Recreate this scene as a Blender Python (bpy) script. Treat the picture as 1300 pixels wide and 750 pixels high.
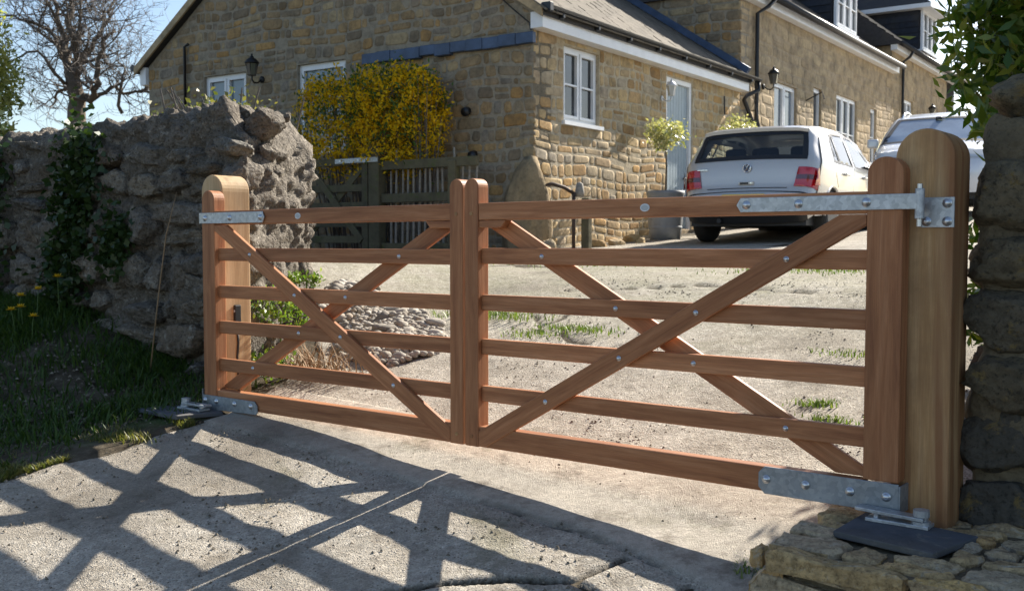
import bpy, bmesh, math, random
import numpy as np
from mathutils import Vector, Matrix, noise, geometry
for o in list(bpy.data.objects): bpy.data.objects.remove(o)
SC = bpy.context.scene
COL = SC.collection
PI = math.pi; R = math.radians

# ------------------------------------------------------------------ camera, sky, sun, exposure
EZ = 1.54                                    # eye height above the ground at the photographer's feet
cam = bpy.data.cameras.new('camera'); cam.sensor_width = 36.0; cam.lens = 36.83
cam.clip_start = .05; cam.clip_end = 3000
cam_o = bpy.data.objects.new('camera', cam); COL.objects.link(cam_o)
cam_o.location = (0, 0, EZ); cam_o.rotation_euler = (R(90) - math.atan(67 / 1330), 0, 0)
cam.dof.use_dof = True; cam.dof.focus_distance = 4.4; cam.dof.aperture_fstop = 6.3
SC.camera = cam_o
SUN_AZ, SUN_EL = R(43), R(35)              # azimuth measured from +Y towards +X
SD = Vector((math.sin(SUN_AZ) * math.cos(SUN_EL), math.cos(SUN_AZ) * math.cos(SUN_EL), math.sin(SUN_EL)))
W = bpy.data.worlds.new('World'); SC.world = W; W.use_nodes = True
wt = W.node_tree; wt.nodes.clear()
sky = wt.nodes.new('ShaderNodeTexSky'); sky.sky_type = 'NISHITA'; sky.sun_disc = False
sky.sun_elevation = SUN_EL; sky.sun_rotation = SUN_AZ
sky.air_density = 1.0; sky.dust_density = 1.0; sky.ozone_density = 1.2; sky.altitude = 100
bg = wt.nodes.new('ShaderNodeBackground'); bg.inputs['Strength'].default_value = .075
wo = wt.nodes.new('ShaderNodeOutputWorld')
wt.links.new(sky.outputs[0], bg.inputs[0]); wt.links.new(bg.outputs[0], wo.inputs[0])
sl = bpy.data.lights.new('sun', 'SUN'); sl.energy = 5.0; sl.angle = R(.5); sl.color = (1, .93, .82)
so = bpy.data.objects.new('sun', sl); COL.objects.link(so)
so.rotation_euler = SD.to_track_quat('Z', 'Y').to_euler(); so.location = SD * 60
SC.view_settings.view_transform = 'Standard'; SC.view_settings.look = 'None'
SC.view_settings.exposure = 1.3; SC.view_settings.gamma = 1.0; SC.view_settings.use_curve_mapping = False
SC.cycles.max_bounces = 8; SC.cycles.transparent_max_bounces = 12

# ------------------------------------------------------------------ frames of the place
YAW = R(38.02)
GV = Vector((math.cos(YAW), -math.sin(YAW), 0)); NV = Vector((math.sin(YAW), math.cos(YAW), 0))
GC = Vector((-.2156, 4.668, 0)); UN0 = GC.dot(NV); GZ = .633      # gate: middle of the opening, underside of the gate
def wu(w, u): return GC + GV * w + NV * (u - UN0)                  # across / along the drive
def to_wu(x, y):
    d = Vector((x, y, 0)); return (d - GC).dot(GV), d.dot(NV)
HK = Vector((.25, 12.5, 0)); HA = R(34.4); HROT = PI / 2 - HA      # house corner and heading of its long front
def sstep(a, b, x):
    t = min(1, max(0, (x - a) / (b - a))); return t * t * (3 - 2 * t)
GU = [-60, -2, 0, 1.8, 3.54, 5.2, 7, 8.5, 10, 12, 18, 26, 40, 600]; GH = [-.40, -.40, -.09, .216, .512, .87, 1.23, 1.35, 1.43, 1.53, 1.95, 2.35, 2.7, 3.2]
def gwu(w, u):
    h = float(np.interp(u, GU, GH))
    h += .42 * sstep(-2.15, -4.2, w) * sstep(2.1, 3.9, u) * (1 - sstep(5.5, 8, u))   # the bank before the old wall
    h += .10 * sstep(2.3, 3.2, w) * sstep(3.6, 4.2, u) * (1 - sstep(8, 14, u))
    return h - .046 * max(-2.2, min(2.2, w)) * (1 - sstep(4.2, 7, u))
def gxy(x, y): return gwu(*to_wu(x, y))

# ------------------------------------------------------------------ objects
def tag(o, label=None, cat=None, group=None, kind=None):
    if label: o['label'] = label
    if cat: o['category'] = cat
    if group: o['group'] = group
    if kind: o['kind'] = kind
    return o
def thing(name, label, cat, loc=(0, 0, 0), rz=0, group=None):
    o = bpy.data.objects.new(name, None); COL.objects.link(o); o.empty_display_size = .1
    o.location = loc; o.rotation_euler = (0, 0, rz)
    return tag(o, label, cat, group)
def sharp(me, a=38):
    me.set_sharp_from_angle(angle=R(a)); return me
def link(name, me, parent=None, loc=(0, 0, 0), rot=(0, 0, 0), sc=(1, 1, 1)):
    o = bpy.data.objects.new(name, me); COL.objects.link(o)
    o.location = loc; o.rotation_euler = rot; o.scale = sc; o.parent = parent
    return o
def mesh(name, v, f, mat=None, smooth=False):
    me = bpy.data.meshes.new(name)
    me.from_pydata([tuple(p) for p in v], [], [tuple(q) for q in f])
    if mat: me.materials.append(mat)
    if smooth: me.polygons.foreach_set('use_smooth', [True] * len(me.polygons))
    me.update(); return me
def np_mesh(name, V, F, mat, smooth=False):
    """V (n,3), F (m,k) all faces of k corners"""
    V = np.asarray(V, np.float32); F = np.asarray(F, np.int32); m, k = F.shape
    me = bpy.data.meshes.new(name)
    me.vertices.add(len(V)); me.vertices.foreach_set('co', V.ravel())
    me.loops.add(m * k); me.loops.foreach_set('vertex_index', F.ravel())
    me.polygons.add(m); me.polygons.foreach_set('loop_start', np.arange(0, m * k, k, dtype=np.int32))
    if smooth: me.polygons.foreach_set('use_smooth', np.ones(m, bool))
    me.materials.append(mat); me.update(calc_edges=True); return me
def obj(name, v, f, mat, parent=None, loc=(0, 0, 0), rot=(0, 0, 0), smooth=False):
    return link(name, mesh(name, v, f, mat, smooth), parent, loc, rot)
def copy_tree(o, parent=None):
    c = o.copy(); COL.objects.link(c); c.parent = parent
    for ch in o.children: copy_tree(ch, c)
    return c

class MB:
    def __init__(s): s.v = []; s.f = []
    def add(s, v, f):
        b = len(s.v); s.v += [tuple(p) for p in v]; s.f += [tuple(i + b for i in q) for q in f]; return s
    def box(s, x0, x1, y0, y1, z0, z1):
        return s.add([(x0, y0, z0), (x1, y0, z0), (x1, y1, z0), (x0, y1, z0), (x0, y0, z1), (x1, y0, z1), (x1, y1, z1), (x0, y1, z1)],
                     [(0, 3, 2, 1), (4, 5, 6, 7), (0, 1, 5, 4), (1, 2, 6, 5), (2, 3, 7, 6), (3, 0, 4, 7)])
    def prism(s, out, y0, y1):
        """outline in x-z (counter-clockwise seen from -y), extruded along y"""
        n = len(out); v = [(x, y0, z) for x, z in out] + [(x, y1, z) for x, z in out]
        f = [tuple(range(n)), tuple(range(2 * n - 1, n - 1, -1))] + [(i, n + i, n + (i + 1) % n, (i + 1) % n) for i in range(n)]
        return s.add(v, f)
    def tube(s, path, rad, n=6, cap=True):
        P = [Vector(p) for p in path]; rr = rad if hasattr(rad, '__len__') else [rad] * len(P)
        v = []; f = []; up = None
        for i, p in enumerate(P):
            d = (P[min(i + 1, len(P) - 1)] - P[max(i - 1, 0)]).normalized()
            if up is None: up = d.orthogonal().normalized()
            up = (up - d * up.dot(d))
            up = up.normalized() if up.length > 1e-4 else d.orthogonal().normalized()
            b = d.cross(up)
            for k in range(n):
                a = 2 * PI * k / n; v.append(p + (up * math.cos(a) + b * math.sin(a)) * rr[i])
        for i in range(len(P) - 1):
            for k in range(n):
                f.append((i * n + k, i * n + (k + 1) % n, (i + 1) * n + (k + 1) % n, (i + 1) * n + k))
        if cap:
            f.append(tuple(range(n - 1, -1, -1))); f.append(tuple((len(P) - 1) * n + k for k in range(n)))
        return s.add(v, f)
    def lathe(s, prof, n=16, c=(0, 0, 0), axis='z'):
        v = []; f = []
        for r, h in prof:
            for k in range(n):
                a = 2 * PI * k / n; x, y = r * math.cos(a), r * math.sin(a)
                p = (x, y, h) if axis == 'z' else ((x, -h, y) if axis == '-y' else (h, x, y))
                v.append((p[0] + c[0], p[1] + c[1], p[2] + c[2]))
        m = len(prof)
        for i in range(m - 1):
            for k in range(n):
                f.append((i * n + k, i * n + (k + 1) % n, (i + 1) * n + (k + 1) % n, (i + 1) * n + k))
        f.append(tuple(range(n - 1, -1, -1))); f.append(tuple((m - 1) * n + k for k in range(n)))
        return s.add(v, f)
    def obj(s, name, mat, parent=None, loc=(0, 0, 0), rot=(0, 0, 0), smooth=False, bev=0, seg=2):
        me = mesh(name, s.v, s.f, mat, smooth)
        if bev: bevel(me, bev, seg)
        return link(name, me, parent, loc, rot)
def bevel(me, off, seg=2, ang=30):
    bm = bmesh.new(); bm.from_mesh(me)
    bmesh.ops.recalc_face_normals(bm, faces=bm.faces)
    es = [e for e in bm.edges if len(e.link_faces) == 2 and e.calc_face_angle(0) > R(ang)]
    bmesh.ops.bevel(bm, geom=es, offset=off, segments=seg, affect='EDGES', profile=.5, clamp_overlap=True)
    bm.to_mesh(me); bm.free(); me.update()

def inpoly(p, poly):
    x, y = p; c = False; n = len(poly); j = n - 1
    for i in range(n):
        xi, yi = poly[i]; xj, yj = poly[j]
        if (yi > y) != (yj > y) and x < (xj - xi) * (y - yi) / (yj - yi) + xi: c = not c
        j = i
    return c
def dens(poly, step):
    out = []
    for i in range(len(poly)):
        a = Vector(poly[i]); b = Vector(poly[(i + 1) % len(poly)]); k = max(1, int((b - a).length / step + .5)) if step else 1
        out += [tuple(a + (b - a) * j / k) for j in range(k)]
    return out
def panel(outline, holes=(), step=None, fn=None, edge=None):
    """triangulated sheet with holes; fn maps the flat point to 3-D"""
    loops = [dens(outline, edge or step)] + [dens(h, edge or step) for h in holes]
    V = []; E = []
    for lp in loops:
        b = len(V); V += [Vector(p) for p in lp]; E += [(b + i, b + (i + 1) % len(lp)) for i in range(len(lp))]
    if step:
        xs = [p[0] for p in loops[0]]; ys = [p[1] for p in loops[0]]
        x = min(xs) + step / 2
        while x < max(xs):
            y = min(ys) + step / 2
            while y < max(ys):
                if inpoly((x, y), loops[0]) and not any(inpoly((x, y), h) for h in loops[1:]):
                    V.append(Vector((x + 1e-4 * math.sin(y * 90), y)))
                y += step
            x += step
    r = geometry.delaunay_2d_cdt(V, E, [], 0, 1e-5)
    vs = r[0]; F = []
    for t in r[2]:
        c = sum((vs[i] for i in t), Vector((0, 0))) / len(t)
        if inpoly(c, loops[0]) and not any(inpoly(c, h) for h in loops[1:]): F.append(tuple(t))
    return ([fn(p.x, p.y) for p in vs] if fn else [(p.x, p.y) for p in vs]), F, loops
def wall_slab(outline, holes, thick, fn):
    """solid wall: fn(a, b, out) -> 3-D; openings get reveals"""
    v, f, loops = panel(outline, holes)
    mb = MB(); n = len(v)
    mb.add([fn(p[0], p[1], 0) for p in v], f); mb.add([fn(p[0], p[1], -thick) for p in v], [q[::-1] for q in f])
    for lp in loops:
        m = len(lp)
        mb.add([fn(x, y, 0) for x, y in lp] + [fn(x, y, -thick) for x, y in lp], [(i, (i + 1) % m, m + (i + 1) % m, m + i) for i in range(m)])
    return mb
def clip(poly, a, b, c):
    """keep a*x+b*y <= c of a convex polygon"""
    out = []
    for i in range(len(poly)):
        p, q = poly[i], poly[(i + 1) % len(poly)]; dp = a * p[0] + b * p[1] - c; dq = a * q[0] + b * q[1] - c
        if dp <= 0: out.append(p)
        if (dp < 0 < dq) or (dq < 0 < dp):
            t = dp / (dp - dq); out.append((p[0] + (q[0] - p[0]) * t, p[1] + (q[1] - p[1]) * t))
    return out
def area(p): return .5 * abs(sum(p[i][0] * p[(i + 1) % len(p)][1] - p[(i + 1) % len(p)][0] * p[i][1] for i in range(len(p)))) if len(p) > 2 else 0
def cam_px(p):
    """where a point falls in the picture (only used to rank which stones deserve an object of their own)"""
    v = Vector(p) - Vector((0, 0, EZ)); al = math.atan(67 / 1330)
    d = v.y * math.cos(al) - v.z * math.sin(al)
    if d <= .1: return None
    return 650 + 1330 * v.x / d, 375 - 1330 * (v.y * math.sin(al) + v.z * math.cos(al)) / d, d
def fbm(p, o=4): return noise.fractal(Vector(p), 1.0, 2.0, o)

# ------------------------------------------------------------------ rubble masonry
def rubble(x0, x1, y0, y1, rh, sw, rng, convex=(), holes=(), joint=.016, warp=.05, split=.22):
    """roughly coursed rubble: a list of convex stone outlines on a wall"""
    cells = []; y = y0
    while y < y1:
        h = rh * rng.uniform(.7, 1.35); x = x0 - rng.uniform(0, sw)
        while x < x1:
            w = sw * rng.choice((.5, .7, .9, 1, 1.1, 1.35, 1.7)) * rng.uniform(.85, 1.15)
            if w > 1.15 * h and h > .9 * rh and rng.random() < split:
                k = rng.uniform(.38, .62); cells += [(x, y, w, h * k), (x, y + h * k, w, h * (1 - k))]
            else: cells.append((x, y, w, h))
            x += w
        y += h
    out = []
    for x, y, w, h in cells:
        j = joint * rng.uniform(.6, 1.3); w2, h2 = w - j, h - j
        if w2 < .04 or h2 < .04: continue
        m = min(w2, h2); ch = [m * rng.uniform(.12, .36) for _ in range(4)]; cv = [m * rng.uniform(.1, .34) for _ in range(4)]
        p = [(ch[0], 0), (w2 - ch[1], 0), (w2, cv[1]), (w2, h2 - cv[2]), (w2 - ch[2], h2), (ch[3], h2), (0, h2 - cv[3]), (0, cv[0])]
        p = [(x + j / 2 + a + rng.uniform(-1, 1) * .06 * m, y + j / 2 + b + rng.uniform(-1, 1) * .06 * m) for a, b in p]
        p = [(a + warp * noise.noise(Vector((a * 1.1, b * 1.1, 3.7))), b + warp * noise.noise(Vector((a * 1.1, b * 1.1, 9.1)))) for a, b in p]
        for ln in convex: p = clip(p, *ln)
        for hx0, hx1, hy0, hy1 in holes:
            xs = [q[0] for q in p]; ys = [q[1] for q in p]
            if not p or max(xs) <= hx0 or min(xs) >= hx1 or max(ys) <= hy0 or min(ys) >= hy1: continue
            p = max((clip(p, *l) for l in ((1, 0, hx0), (-1, 0, -hx1), (0, 1, hy0), (0, -1, -hy1))), key=area)
        if area(p) > .0022: out.append(p)
    return out
def stone_geo(p, proud, rng, rough=1.0):
    n = len(p); cx = sum(q[0] for q in p) / n; cy = sum(q[1] for q in p) / n
    ta, tb = rng.uniform(-.25, .25) * rough, rng.uniform(-.25, .25) * rough
    v = [(x - cx, y - cy, -.03) for x, y in p]
    v += [((x - cx) * .985, (y - cy) * .985, proud * rng.uniform(.6, .85)) for x, y in p]
    for x, y in p:
        k = rng.uniform(.72, .9); a, b = (x - cx) * k, (y - cy) * k
        v.append((a, b, proud * rng.uniform(.85, 1.15) + .25 * (ta * a + tb * b)))
    v.append((rng.uniform(-.1, .1) * .1, 0, proud * rng.uniform(.95, 1.3)))
    f = []
    for r in (0, n):
        f += [(r + i, r + (i + 1) % n, r + n + (i + 1) % n, r + n + i) for i in range(n)]
    f += [(2 * n + i, 2 * n + (i + 1) % n, 3 * n) for i in range(n)]
    return (cx, cy), v, f
def lay_stones(polys, fn, wmat, parent, mat, rng, proud=(.012, .04), limit=300, name='stone', rest='rubble', tilt=.6):
    """fn(a, b, out) -> parent-local; wmat: parent-local -> world for ranking"""
    det = Matrix([Vector(fn(1, 0, 0)) - Vector(fn(0, 0, 0)), Vector(fn(0, 1, 0)) - Vector(fn(0, 0, 0)), Vector(fn(0, 0, 1)) - Vector(fn(0, 0, 0))]).determinant()
    items = []
    for p in polys:
        (cx, cy), v, f = stone_geo(p, rng.uniform(*proud), rng, tilt)
        c = Vector(fn(cx, cy, 0)); q = cam_px(wmat @ c); sc = -1
        if q and -20 < q[0] < 1320 and -20 < q[1] < 770: sc = area(p) / q[2] ** 2
        if det < 0: f = [t[::-1] for t in f]
        items.append((sc, c, [Vector(fn(cx + a, cy + b, o)) - c for a, b, o in v], f))
    items.sort(key=lambda t: -t[0]); mb = MB(); k = 0
    for sc, c, v, f in items:
        if k < limit and sc > 0:
            link(name, mesh(name, v, f, mat, True), parent, c); k += 1
        else: mb.add([q + c for q in v], f)
    if mb.v:
        o = mb.obj(rest, mat, parent, smooth=True); o['kind'] = 'stuff'
    return k

# ------------------------------------------------------------------ materials
class Mat:
    def __init__(s, name):
        s.m = bpy.data.materials.new(name); s.m.use_nodes = True; s.t = s.m.node_tree
        s.b = s.t.nodes['Principled BSDF']
        s.out = s.t.nodes['Material Output']
    def n(s, ty, ins=None, out=0, **props):
        nd = s.t.nodes.new(ty)
        for k, v in props.items(): setattr(nd, k, v)
        for k, v in (ins or {}).items(): s.put(nd.inputs[k], v)
        return nd.outputs[out]
    def put(s, sock, v):
        if isinstance(v, bpy.types.NodeSocket): s.t.links.new(v, sock)
        elif isinstance(v, (tuple, list)) and sock.type == 'RGBA' and len(v) == 3: sock.default_value = (*v, 1)
        else: sock.default_value = v
    def pos(s): return s.n('ShaderNodeNewGeometry')
    def obj(s): return s.n('ShaderNodeTexCoord', out=3)
    def rnd(s): return s.t_out('ShaderNodeObjectInfo', 'Random')
    def isl(s): return s.t_out('ShaderNodeNewGeometry', 'Random Per Island')
    def t_out(s, ty, nm): return s.t.nodes.new(ty).outputs[nm]
    def noise(s, vec, scale, detail=5, rough=.6, dist=0):
        return s.n('ShaderNodeTexNoise', {'Vector': vec, 'Scale': scale, 'Detail': detail, 'Roughness': rough, 'Distortion': dist})
    def voro(s, vec, scale, feature='F1', out=0, rand=1.0):
        return s.n('ShaderNodeTexVoronoi', {'Vector': vec, 'Scale': scale, 'Randomness': rand}, out=out, feature=feature)
    def ramp(s, fac, stops, interp='LINEAR'):
        nd = s.t.nodes.new('ShaderNodeValToRGB'); s.put(nd.inputs[0], fac); cr = nd.color_ramp; cr.interpolation = interp
        while len(cr.elements) > 1: cr.elements.remove(cr.elements[-1])
        for i, (p, c) in enumerate(stops):
            e = cr.elements[0] if i == 0 else cr.elements.new(p); e.position = p
            e.color = (c, c, c, 1) if not hasattr(c, '__len__') else (*c, 1)
        return nd.outputs[0]
    def mix(s, fac, a, b, blend='MIX'):
        nd = s.t.nodes.new('ShaderNodeMix'); nd.data_type = 'RGBA'; nd.blend_type = blend
        s.put(nd.inputs[0], fac); s.put(nd.inputs[6], a); s.put(nd.inputs[7], b); return nd.outputs[2]
    def math(s, op, a, b=0.5, clamp=False):
        nd = s.t.nodes.new('ShaderNodeMath'); nd.operation = op; nd.use_clamp = clamp
        s.put(nd.inputs[0], a); s.put(nd.inputs[1], b); return nd.outputs[0]
    def map(s, vec, scale=(1, 1, 1), loc=(0, 0, 0), rot=(0, 0, 0)):
        return s.n('ShaderNodeMapping', {'Vector': vec, 'Scale': scale, 'Location': loc, 'Rotation': rot})
    def add(s, a, b):
        return s.n('ShaderNodeVectorMath', {0: a, 1: b}, operation='ADD')
    def bump(s, h, strength=.5, dist=.01, normal=None):
        nd = s.t.nodes.new('ShaderNodeBump'); s.put(nd.inputs['Height'], h)
        nd.inputs['Strength'].default_value = strength; nd.inputs['Distance'].default_value = dist
        if normal: s.put(nd.inputs['Normal'], normal)
        return nd.outputs[0]
    def set(s, **k):
        nm = {'color': 'Base Color', 'rough': 'Roughness', 'metal': 'Metallic', 'normal': 'Normal', 'spec': 'Specular IOR Level', 'coat': 'Coat Weight',
              'coat_rough': 'Coat Roughness', 'trans': 'Transmission Weight', 'alpha': 'Alpha', 'sss': 'Subsurface Weight', 'ior': 'IOR'}
        for a, v in k.items(): s.put(s.b.inputs[nm[a]], v)
        return s.m
def lin(r, g, b): return tuple(((c / 255 + .055) / 1.055) ** 2.4 if c > 10 else c / 255 / 12.92 for c in (r, g, b))

def m_stone(name, cols, grain=18, bump=.6, dist=.012, lich=None, vary=.35, pit_shade=.0, dirt=(.08, .07, .055)):
    """cols: ramp over a random number per stone; world-space noise for grain"""
    m = Mat(name); P = m.pos()
    r = m.math('FRACT', m.math('ADD', m.rnd(), m.math('MULTIPLY', m.isl(), 7.31)), 0)
    c = m.ramp(r, [(i / max(1, len(cols) - 1), k) for i, k in enumerate(cols)], 'LINEAR')
    n1 = m.noise(P, grain, 8, .68); n2 = m.noise(P, grain * .22, 5, .6)
    c = m.mix(1.0, c, m.ramp(n1, [(.25, 1 - vary), (.5, 1.0), (.75, 1 + vary * .6)]), 'MULTIPLY')
    c = m.mix(m.math('MULTIPLY', m.ramp(n2, [(.45, 0), (.7, 1)]), .55), c, dirt)
    if lich: c = m.mix(m.ramp(m.noise(P, grain * .5, 7, .75, .5), [(.56, 0), (.64, .75)]), c, lich)
    v = m.voro(P, grain * 1.6)
    h = m.math('ADD', n1, m.math('MULTIPLY', v, .35))
    h = m.math('ADD', h, m.math('MULTIPLY', m.noise(P, grain * .45, 4), 1.4))
    if pit_shade: c = m.mix(m.math('MULTIPLY', m.ramp(m.noise(P, grain * 2.3, 6, .7), [(.36, 1), (.47, 0)]), pit_shade), c, tuple(.45 * k for k in dirt))  # shade of small crevices painted as random dark spots, no hollows cut
    return m.set(color=c, rough=.92, spec=.25, normal=m.bump(h, bump, dist))
def m_flat(name, col, rough=.5, metal=0, spec=.5, grain=0, amt=.15, bump=0, **k):
    m = Mat(name); c = col
    if grain:
        n1 = m.noise(m.pos(), grain, 6, .65)
        c = m.mix(1.0, col, m.ramp(n1, [(.3, 1 - amt), (.7, 1 + amt)]), 'MULTIPLY')
        if bump: m.set(normal=m.bump(n1, bump, .004))
    return m.set(color=c, rough=rough, metal=metal, spec=spec, **k)
def m_wood(name, a, b, c3, ring=(3, 46, 46), rough=.55, knots=0, grey=None, streak=None):
    """grain runs along the board's own x"""
    m = Mat(name); O = m.obj(); r = m.rnd()
    off = m.n('ShaderNodeCombineXYZ', {0: m.math('MULTIPLY', r, 37.0), 1: m.math('MULTIPLY', r, 11.0), 2: m.math('MULTIPLY', r, 5.0)})
    O = m.add(O, off)
    n0 = m.noise(m.map(O, (.7, 5, 5)), 1.0, 3, .5)
    n1 = m.noise(m.map(O, ring), 1.0, 6, .62, .6); n2 = m.noise(m.map(O, (9, 260, 260)), 1.0, 4, .7)
    c = m.ramp(n1, [(.28, a), (.5, b), (.72, c3)])
    c = m.mix(1, c, m.ramp(n2, [(.3, .78), (.7, 1.12)]), 'MULTIPLY')
    c = m.mix(1, c, m.ramp(n0, [(.3, .80), (.7, 1.16)]), 'MULTIPLY')
    c = m.mix(1, c, m.ramp(r, [(0, .86), (1, 1.14)]), 'MULTIPLY')
    if streak: c = m.mix(m.ramp(m.noise(m.map(O, (.35, 7, 7)), 1.0, 4, .6, .4), [(.46, 0), (.58, .85)]), c, streak)
    if knots:
        kv = m.voro(m.map(O, (2.2, 5.5, 5.5)), 1.0)
        c = m.mix(m.ramp(kv, [(.05, .8), (.16, 0)]), c, tuple(q * .3 for q in a))
    if grey:
        c = m.mix(m.ramp(m.noise(m.pos(), 2.6, 5, .7), [(.42, 0), (.7, .8)]), c, grey)
    h = m.math('ADD', n2, m.math('MULTIPLY', n1, .5))
    return m.set(color=c, rough=rough, spec=.3, normal=m.bump(h, .28, .002))
# ------------------------------------------------------------------ numpy noise
def _hash(i, j, s):
    i = (i.astype(np.int64) * 374761393 + j.astype(np.int64) * 668265263 + s * 974634077) & 0xffffffff
    i = ((i ^ (i >> 13)) * 1274126177) & 0xffffffff
    return ((i ^ (i >> 16)) & 0xffff) / 65535.0
def vnoise(x, y, s=0):
    x = np.asarray(x, float); y = np.asarray(y, float); i = np.floor(x); j = np.floor(y); a = x - i; b = y - j
    a = a * a * (3 - 2 * a); b = b * b * (3 - 2 * b); i = i.astype(int); j = j.astype(int)
    return (_hash(i, j, s) * (1 - a) + _hash(i + 1, j, s) * a) * (1 - b) + (_hash(i, j + 1, s) * (1 - a) + _hash(i + 1, j + 1, s) * a) * b - .5
def vfbm(x, y, s=0, o=4):
    t = 0; k = 1.0
    for q in range(o): t = t + vnoise(x * 2 ** q, y * 2 ** q, s + q) * k; k *= .5
    return t
def polydist(x, y, pts):
    d = np.full(x.shape, 9.0)
    for (ax, ay), (bx, by) in zip(pts[:-1], pts[1:]):
        vx, vy = bx - ax, by - ay; t = np.clip(((x - ax) * vx + (y - ay) * vy) / (vx * vx + vy * vy), 0, 1)
        d = np.minimum(d, np.hypot(x - ax - t * vx, y - ay - t * vy))
    return d
NPS = np.vectorize(sstep)
def G_np(w, u):
    def ss(a, b, x):
        t = np.clip((x - a) / (b - a), 0, 1); return t * t * (3 - 2 * t)
    h = np.interp(u, GU, GH)
    h = h + .42 * ss(-2.15, -4.2, w) * ss(2.1, 3.9, u) * (1 - ss(5.5, 8, u))
    h = h - .046 * np.clip(w, -2.2, 2.2) * (1 - ss(4.2, 7, u))
    return h + .10 * ss(2.3, 3.2, w) * ss(3.6, 4.2, u) * (1 - ss(8, 14, u))
def wu_np(w, u): return GC.x + GV.x * w + NV.x * (u - UN0), GC.y + GV.y * w + NV.y * (u - UN0)
def graded(a, b, h0, g=1.0):
    out = [a]; h = h0
    while out[-1] < b: out.append(out[-1] + h); h *= g
    return out

# ------------------------------------------------------------------ ground sheet
m = Mat('earth_and_turf'); P = m.pos()
n1 = m.noise(P, 9, 8, .7); n2 = m.noise(P, 1.1, 4)
c = m.ramp(n1, [(.3, (.035, .027, .018)), (.5, (.075, .06, .04)), (.72, (.15, .125, .09))])
c = m.mix(m.ramp(m.noise(P, 1.7, 5), [(.58, 0), (.7, .8)]), c, m.ramp(n1, [(.3, (.025, .045, .012)), (.7, (.075, .11, .03))]))
MAT_EARTH = m.set(color=c, rough=.95, spec=.15, normal=m.bump(n1, .8, .02))
ws = sorted([-x for x in graded(6, 600, .5, 1.35)] + list(np.arange(-6, 6, .12)) + graded(6, 600, .5, 1.35))
us = sorted([-x for x in graded(4, 600, .5, 1.35)] + list(np.arange(-4, 8, .12)) + graded(8, 700, .3, 1.3))
WW, UU = np.meshgrid(ws, us); X, Y = wu_np(WW, UU)
Z = G_np(WW, UU) + .05 * vfbm(WW * 1.6, UU * 1.6, 5) * ((WW < -1.7) | (WW > 2.2)) * (np.abs(WW) < 8)
nw = len(ws); q = np.arange(nw - 1); rows = np.arange(len(us) - 1)[:, None] * nw
F = np.stack([rows + q, rows + q + 1, rows + q + 1 + nw, rows + q + nw], -1).reshape(-1, 4)
go = link('ground', np_mesh('ground', np.stack([X, Y, Z], -1).reshape(-1, 3), F, MAT_EARTH, True)); go['kind'] = 'structure'

# ------------------------------------------------------------------ concrete drive: worn concrete with exposed stones, cracks cut into it
CR = [[(.30, 2.18), (.46, 2.38), (.47, 2.5), (.57, 2.6), (.65, 2.7), (.72, 2.75), (.83, 2.83), (.96, 2.89), (1.02, 2.93), (1.04, 2.98), (1.06, 3.05), (1.1, 3.16)],
      [(1.02, 2.93), (1.09, 2.91), (1.16, 2.83), (1.22, 2.80), (1.28, 2.83), (1.34, 2.93), (1.37, 3.09)],
      [(.57, 2.6), (.66, 2.52), (.70, 2.38), (.80, 2.27)], [(1.22, 2.80), (1.25, 2.66), (1.20, 2.5)],
      [(-1.42, 5.94), (-1.20, 5.72), (-1.08, 5.57), (-.95, 5.62), (-.7, 5.35), (-.2, 5.30)], [(-1.08, 5.57), (-1.07, 5.78), (-1.2, 6.3)],
      [(.2, 6.2), (.8, 6.5), (1.6, 6.2), (2.1, 6.3)], [(-1.6, 6.6), (-.6, 6.9), (.3, 6.8)]]
JOINT = [(-1.9, 3.40), (-.81, 3.36), (.78, 3.27), (1.07, 3.21), (1.3, 3.16), (1.64, 3.08)]
us = list(np.arange(-3, .8, .12)) + list(np.arange(.8, 4.6, .018)) + list(np.arange(4.6, 9, .05)) + graded(9, 62, .12, 1.04)
us = np.array(us); nq = 240
wl = np.interp(us, [-3, 0, 2.2, 2.6, 3.0, 3.36, 3.54, 3.8, 4.5, 4.9, 5.6, 7, 9, 62], [-3.2, -2.35, -1.92, -1.88, -1.82, -1.74, -1.70, -1.75, -2.05, -2.6, -3.6, -4.6, -5.4, -6])
wr = np.interp(us, [-3, 2.9, 3.8, 4.2, 8, 12, 20, 62], [4.2, 3.2, 2.45, 2.5, 3.0, 6, 10, 30])
qq = np.linspace(0, 1, nq); qq = .5 * qq + .5 * (.5 + 4 * (qq - .5) ** 3 * 1.0)      # denser in the middle
WW = wl[:, None] + (wr - wl)[:, None] * qq[None, :]; UU = np.repeat(us[:, None], nq, 1)
WW[:, 0] += .07 * vfbm(us * 3.1, us * 0, 3) + .03 * vfbm(us * 11, us * 0, 4)
X, Y = wu_np(WW, UU)
Z = G_np(WW, UU) + .014
Z += .016 * vfbm(WW * 1.3, UU * 1.3, 11, 3) + .007 * vfbm(WW * 7, UU * 7, 12, 3)
dirt = np.zeros_like(Z)
jag = .012 * vnoise(WW * 30, UU * 30, 21) + .02 * vnoise(WW * 11, UU * 11, 22)
for k, cr in enumerate(CR):
    d = polydist(WW + jag, UU + jag * .7, cr); wd = .003 + .011 * (vnoise(WW * 5, UU * 5, 31 + k) + .5)
    g = np.clip(1 - d / (wd + .013), 0, 1); Z -= .02 * np.clip(g * 1.4, 0, 1) ; dirt = np.maximum(dirt, np.clip(g * 2.2, 0, 1))
    Z += .004 * np.clip(1 - d / .3, 0, 1) * np.sign(vnoise(WW * .9, UU * .9, 41 + k)) * (d > .01)
dj = polydist(WW + jag * .6, UU + jag * .6, JOINT)
sill = (UU > np.interp(WW, [p[0] for p in JOINT], [p[1] for p in JOINT])) & (UU < 3.95) & (WW < 1.7)
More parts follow.
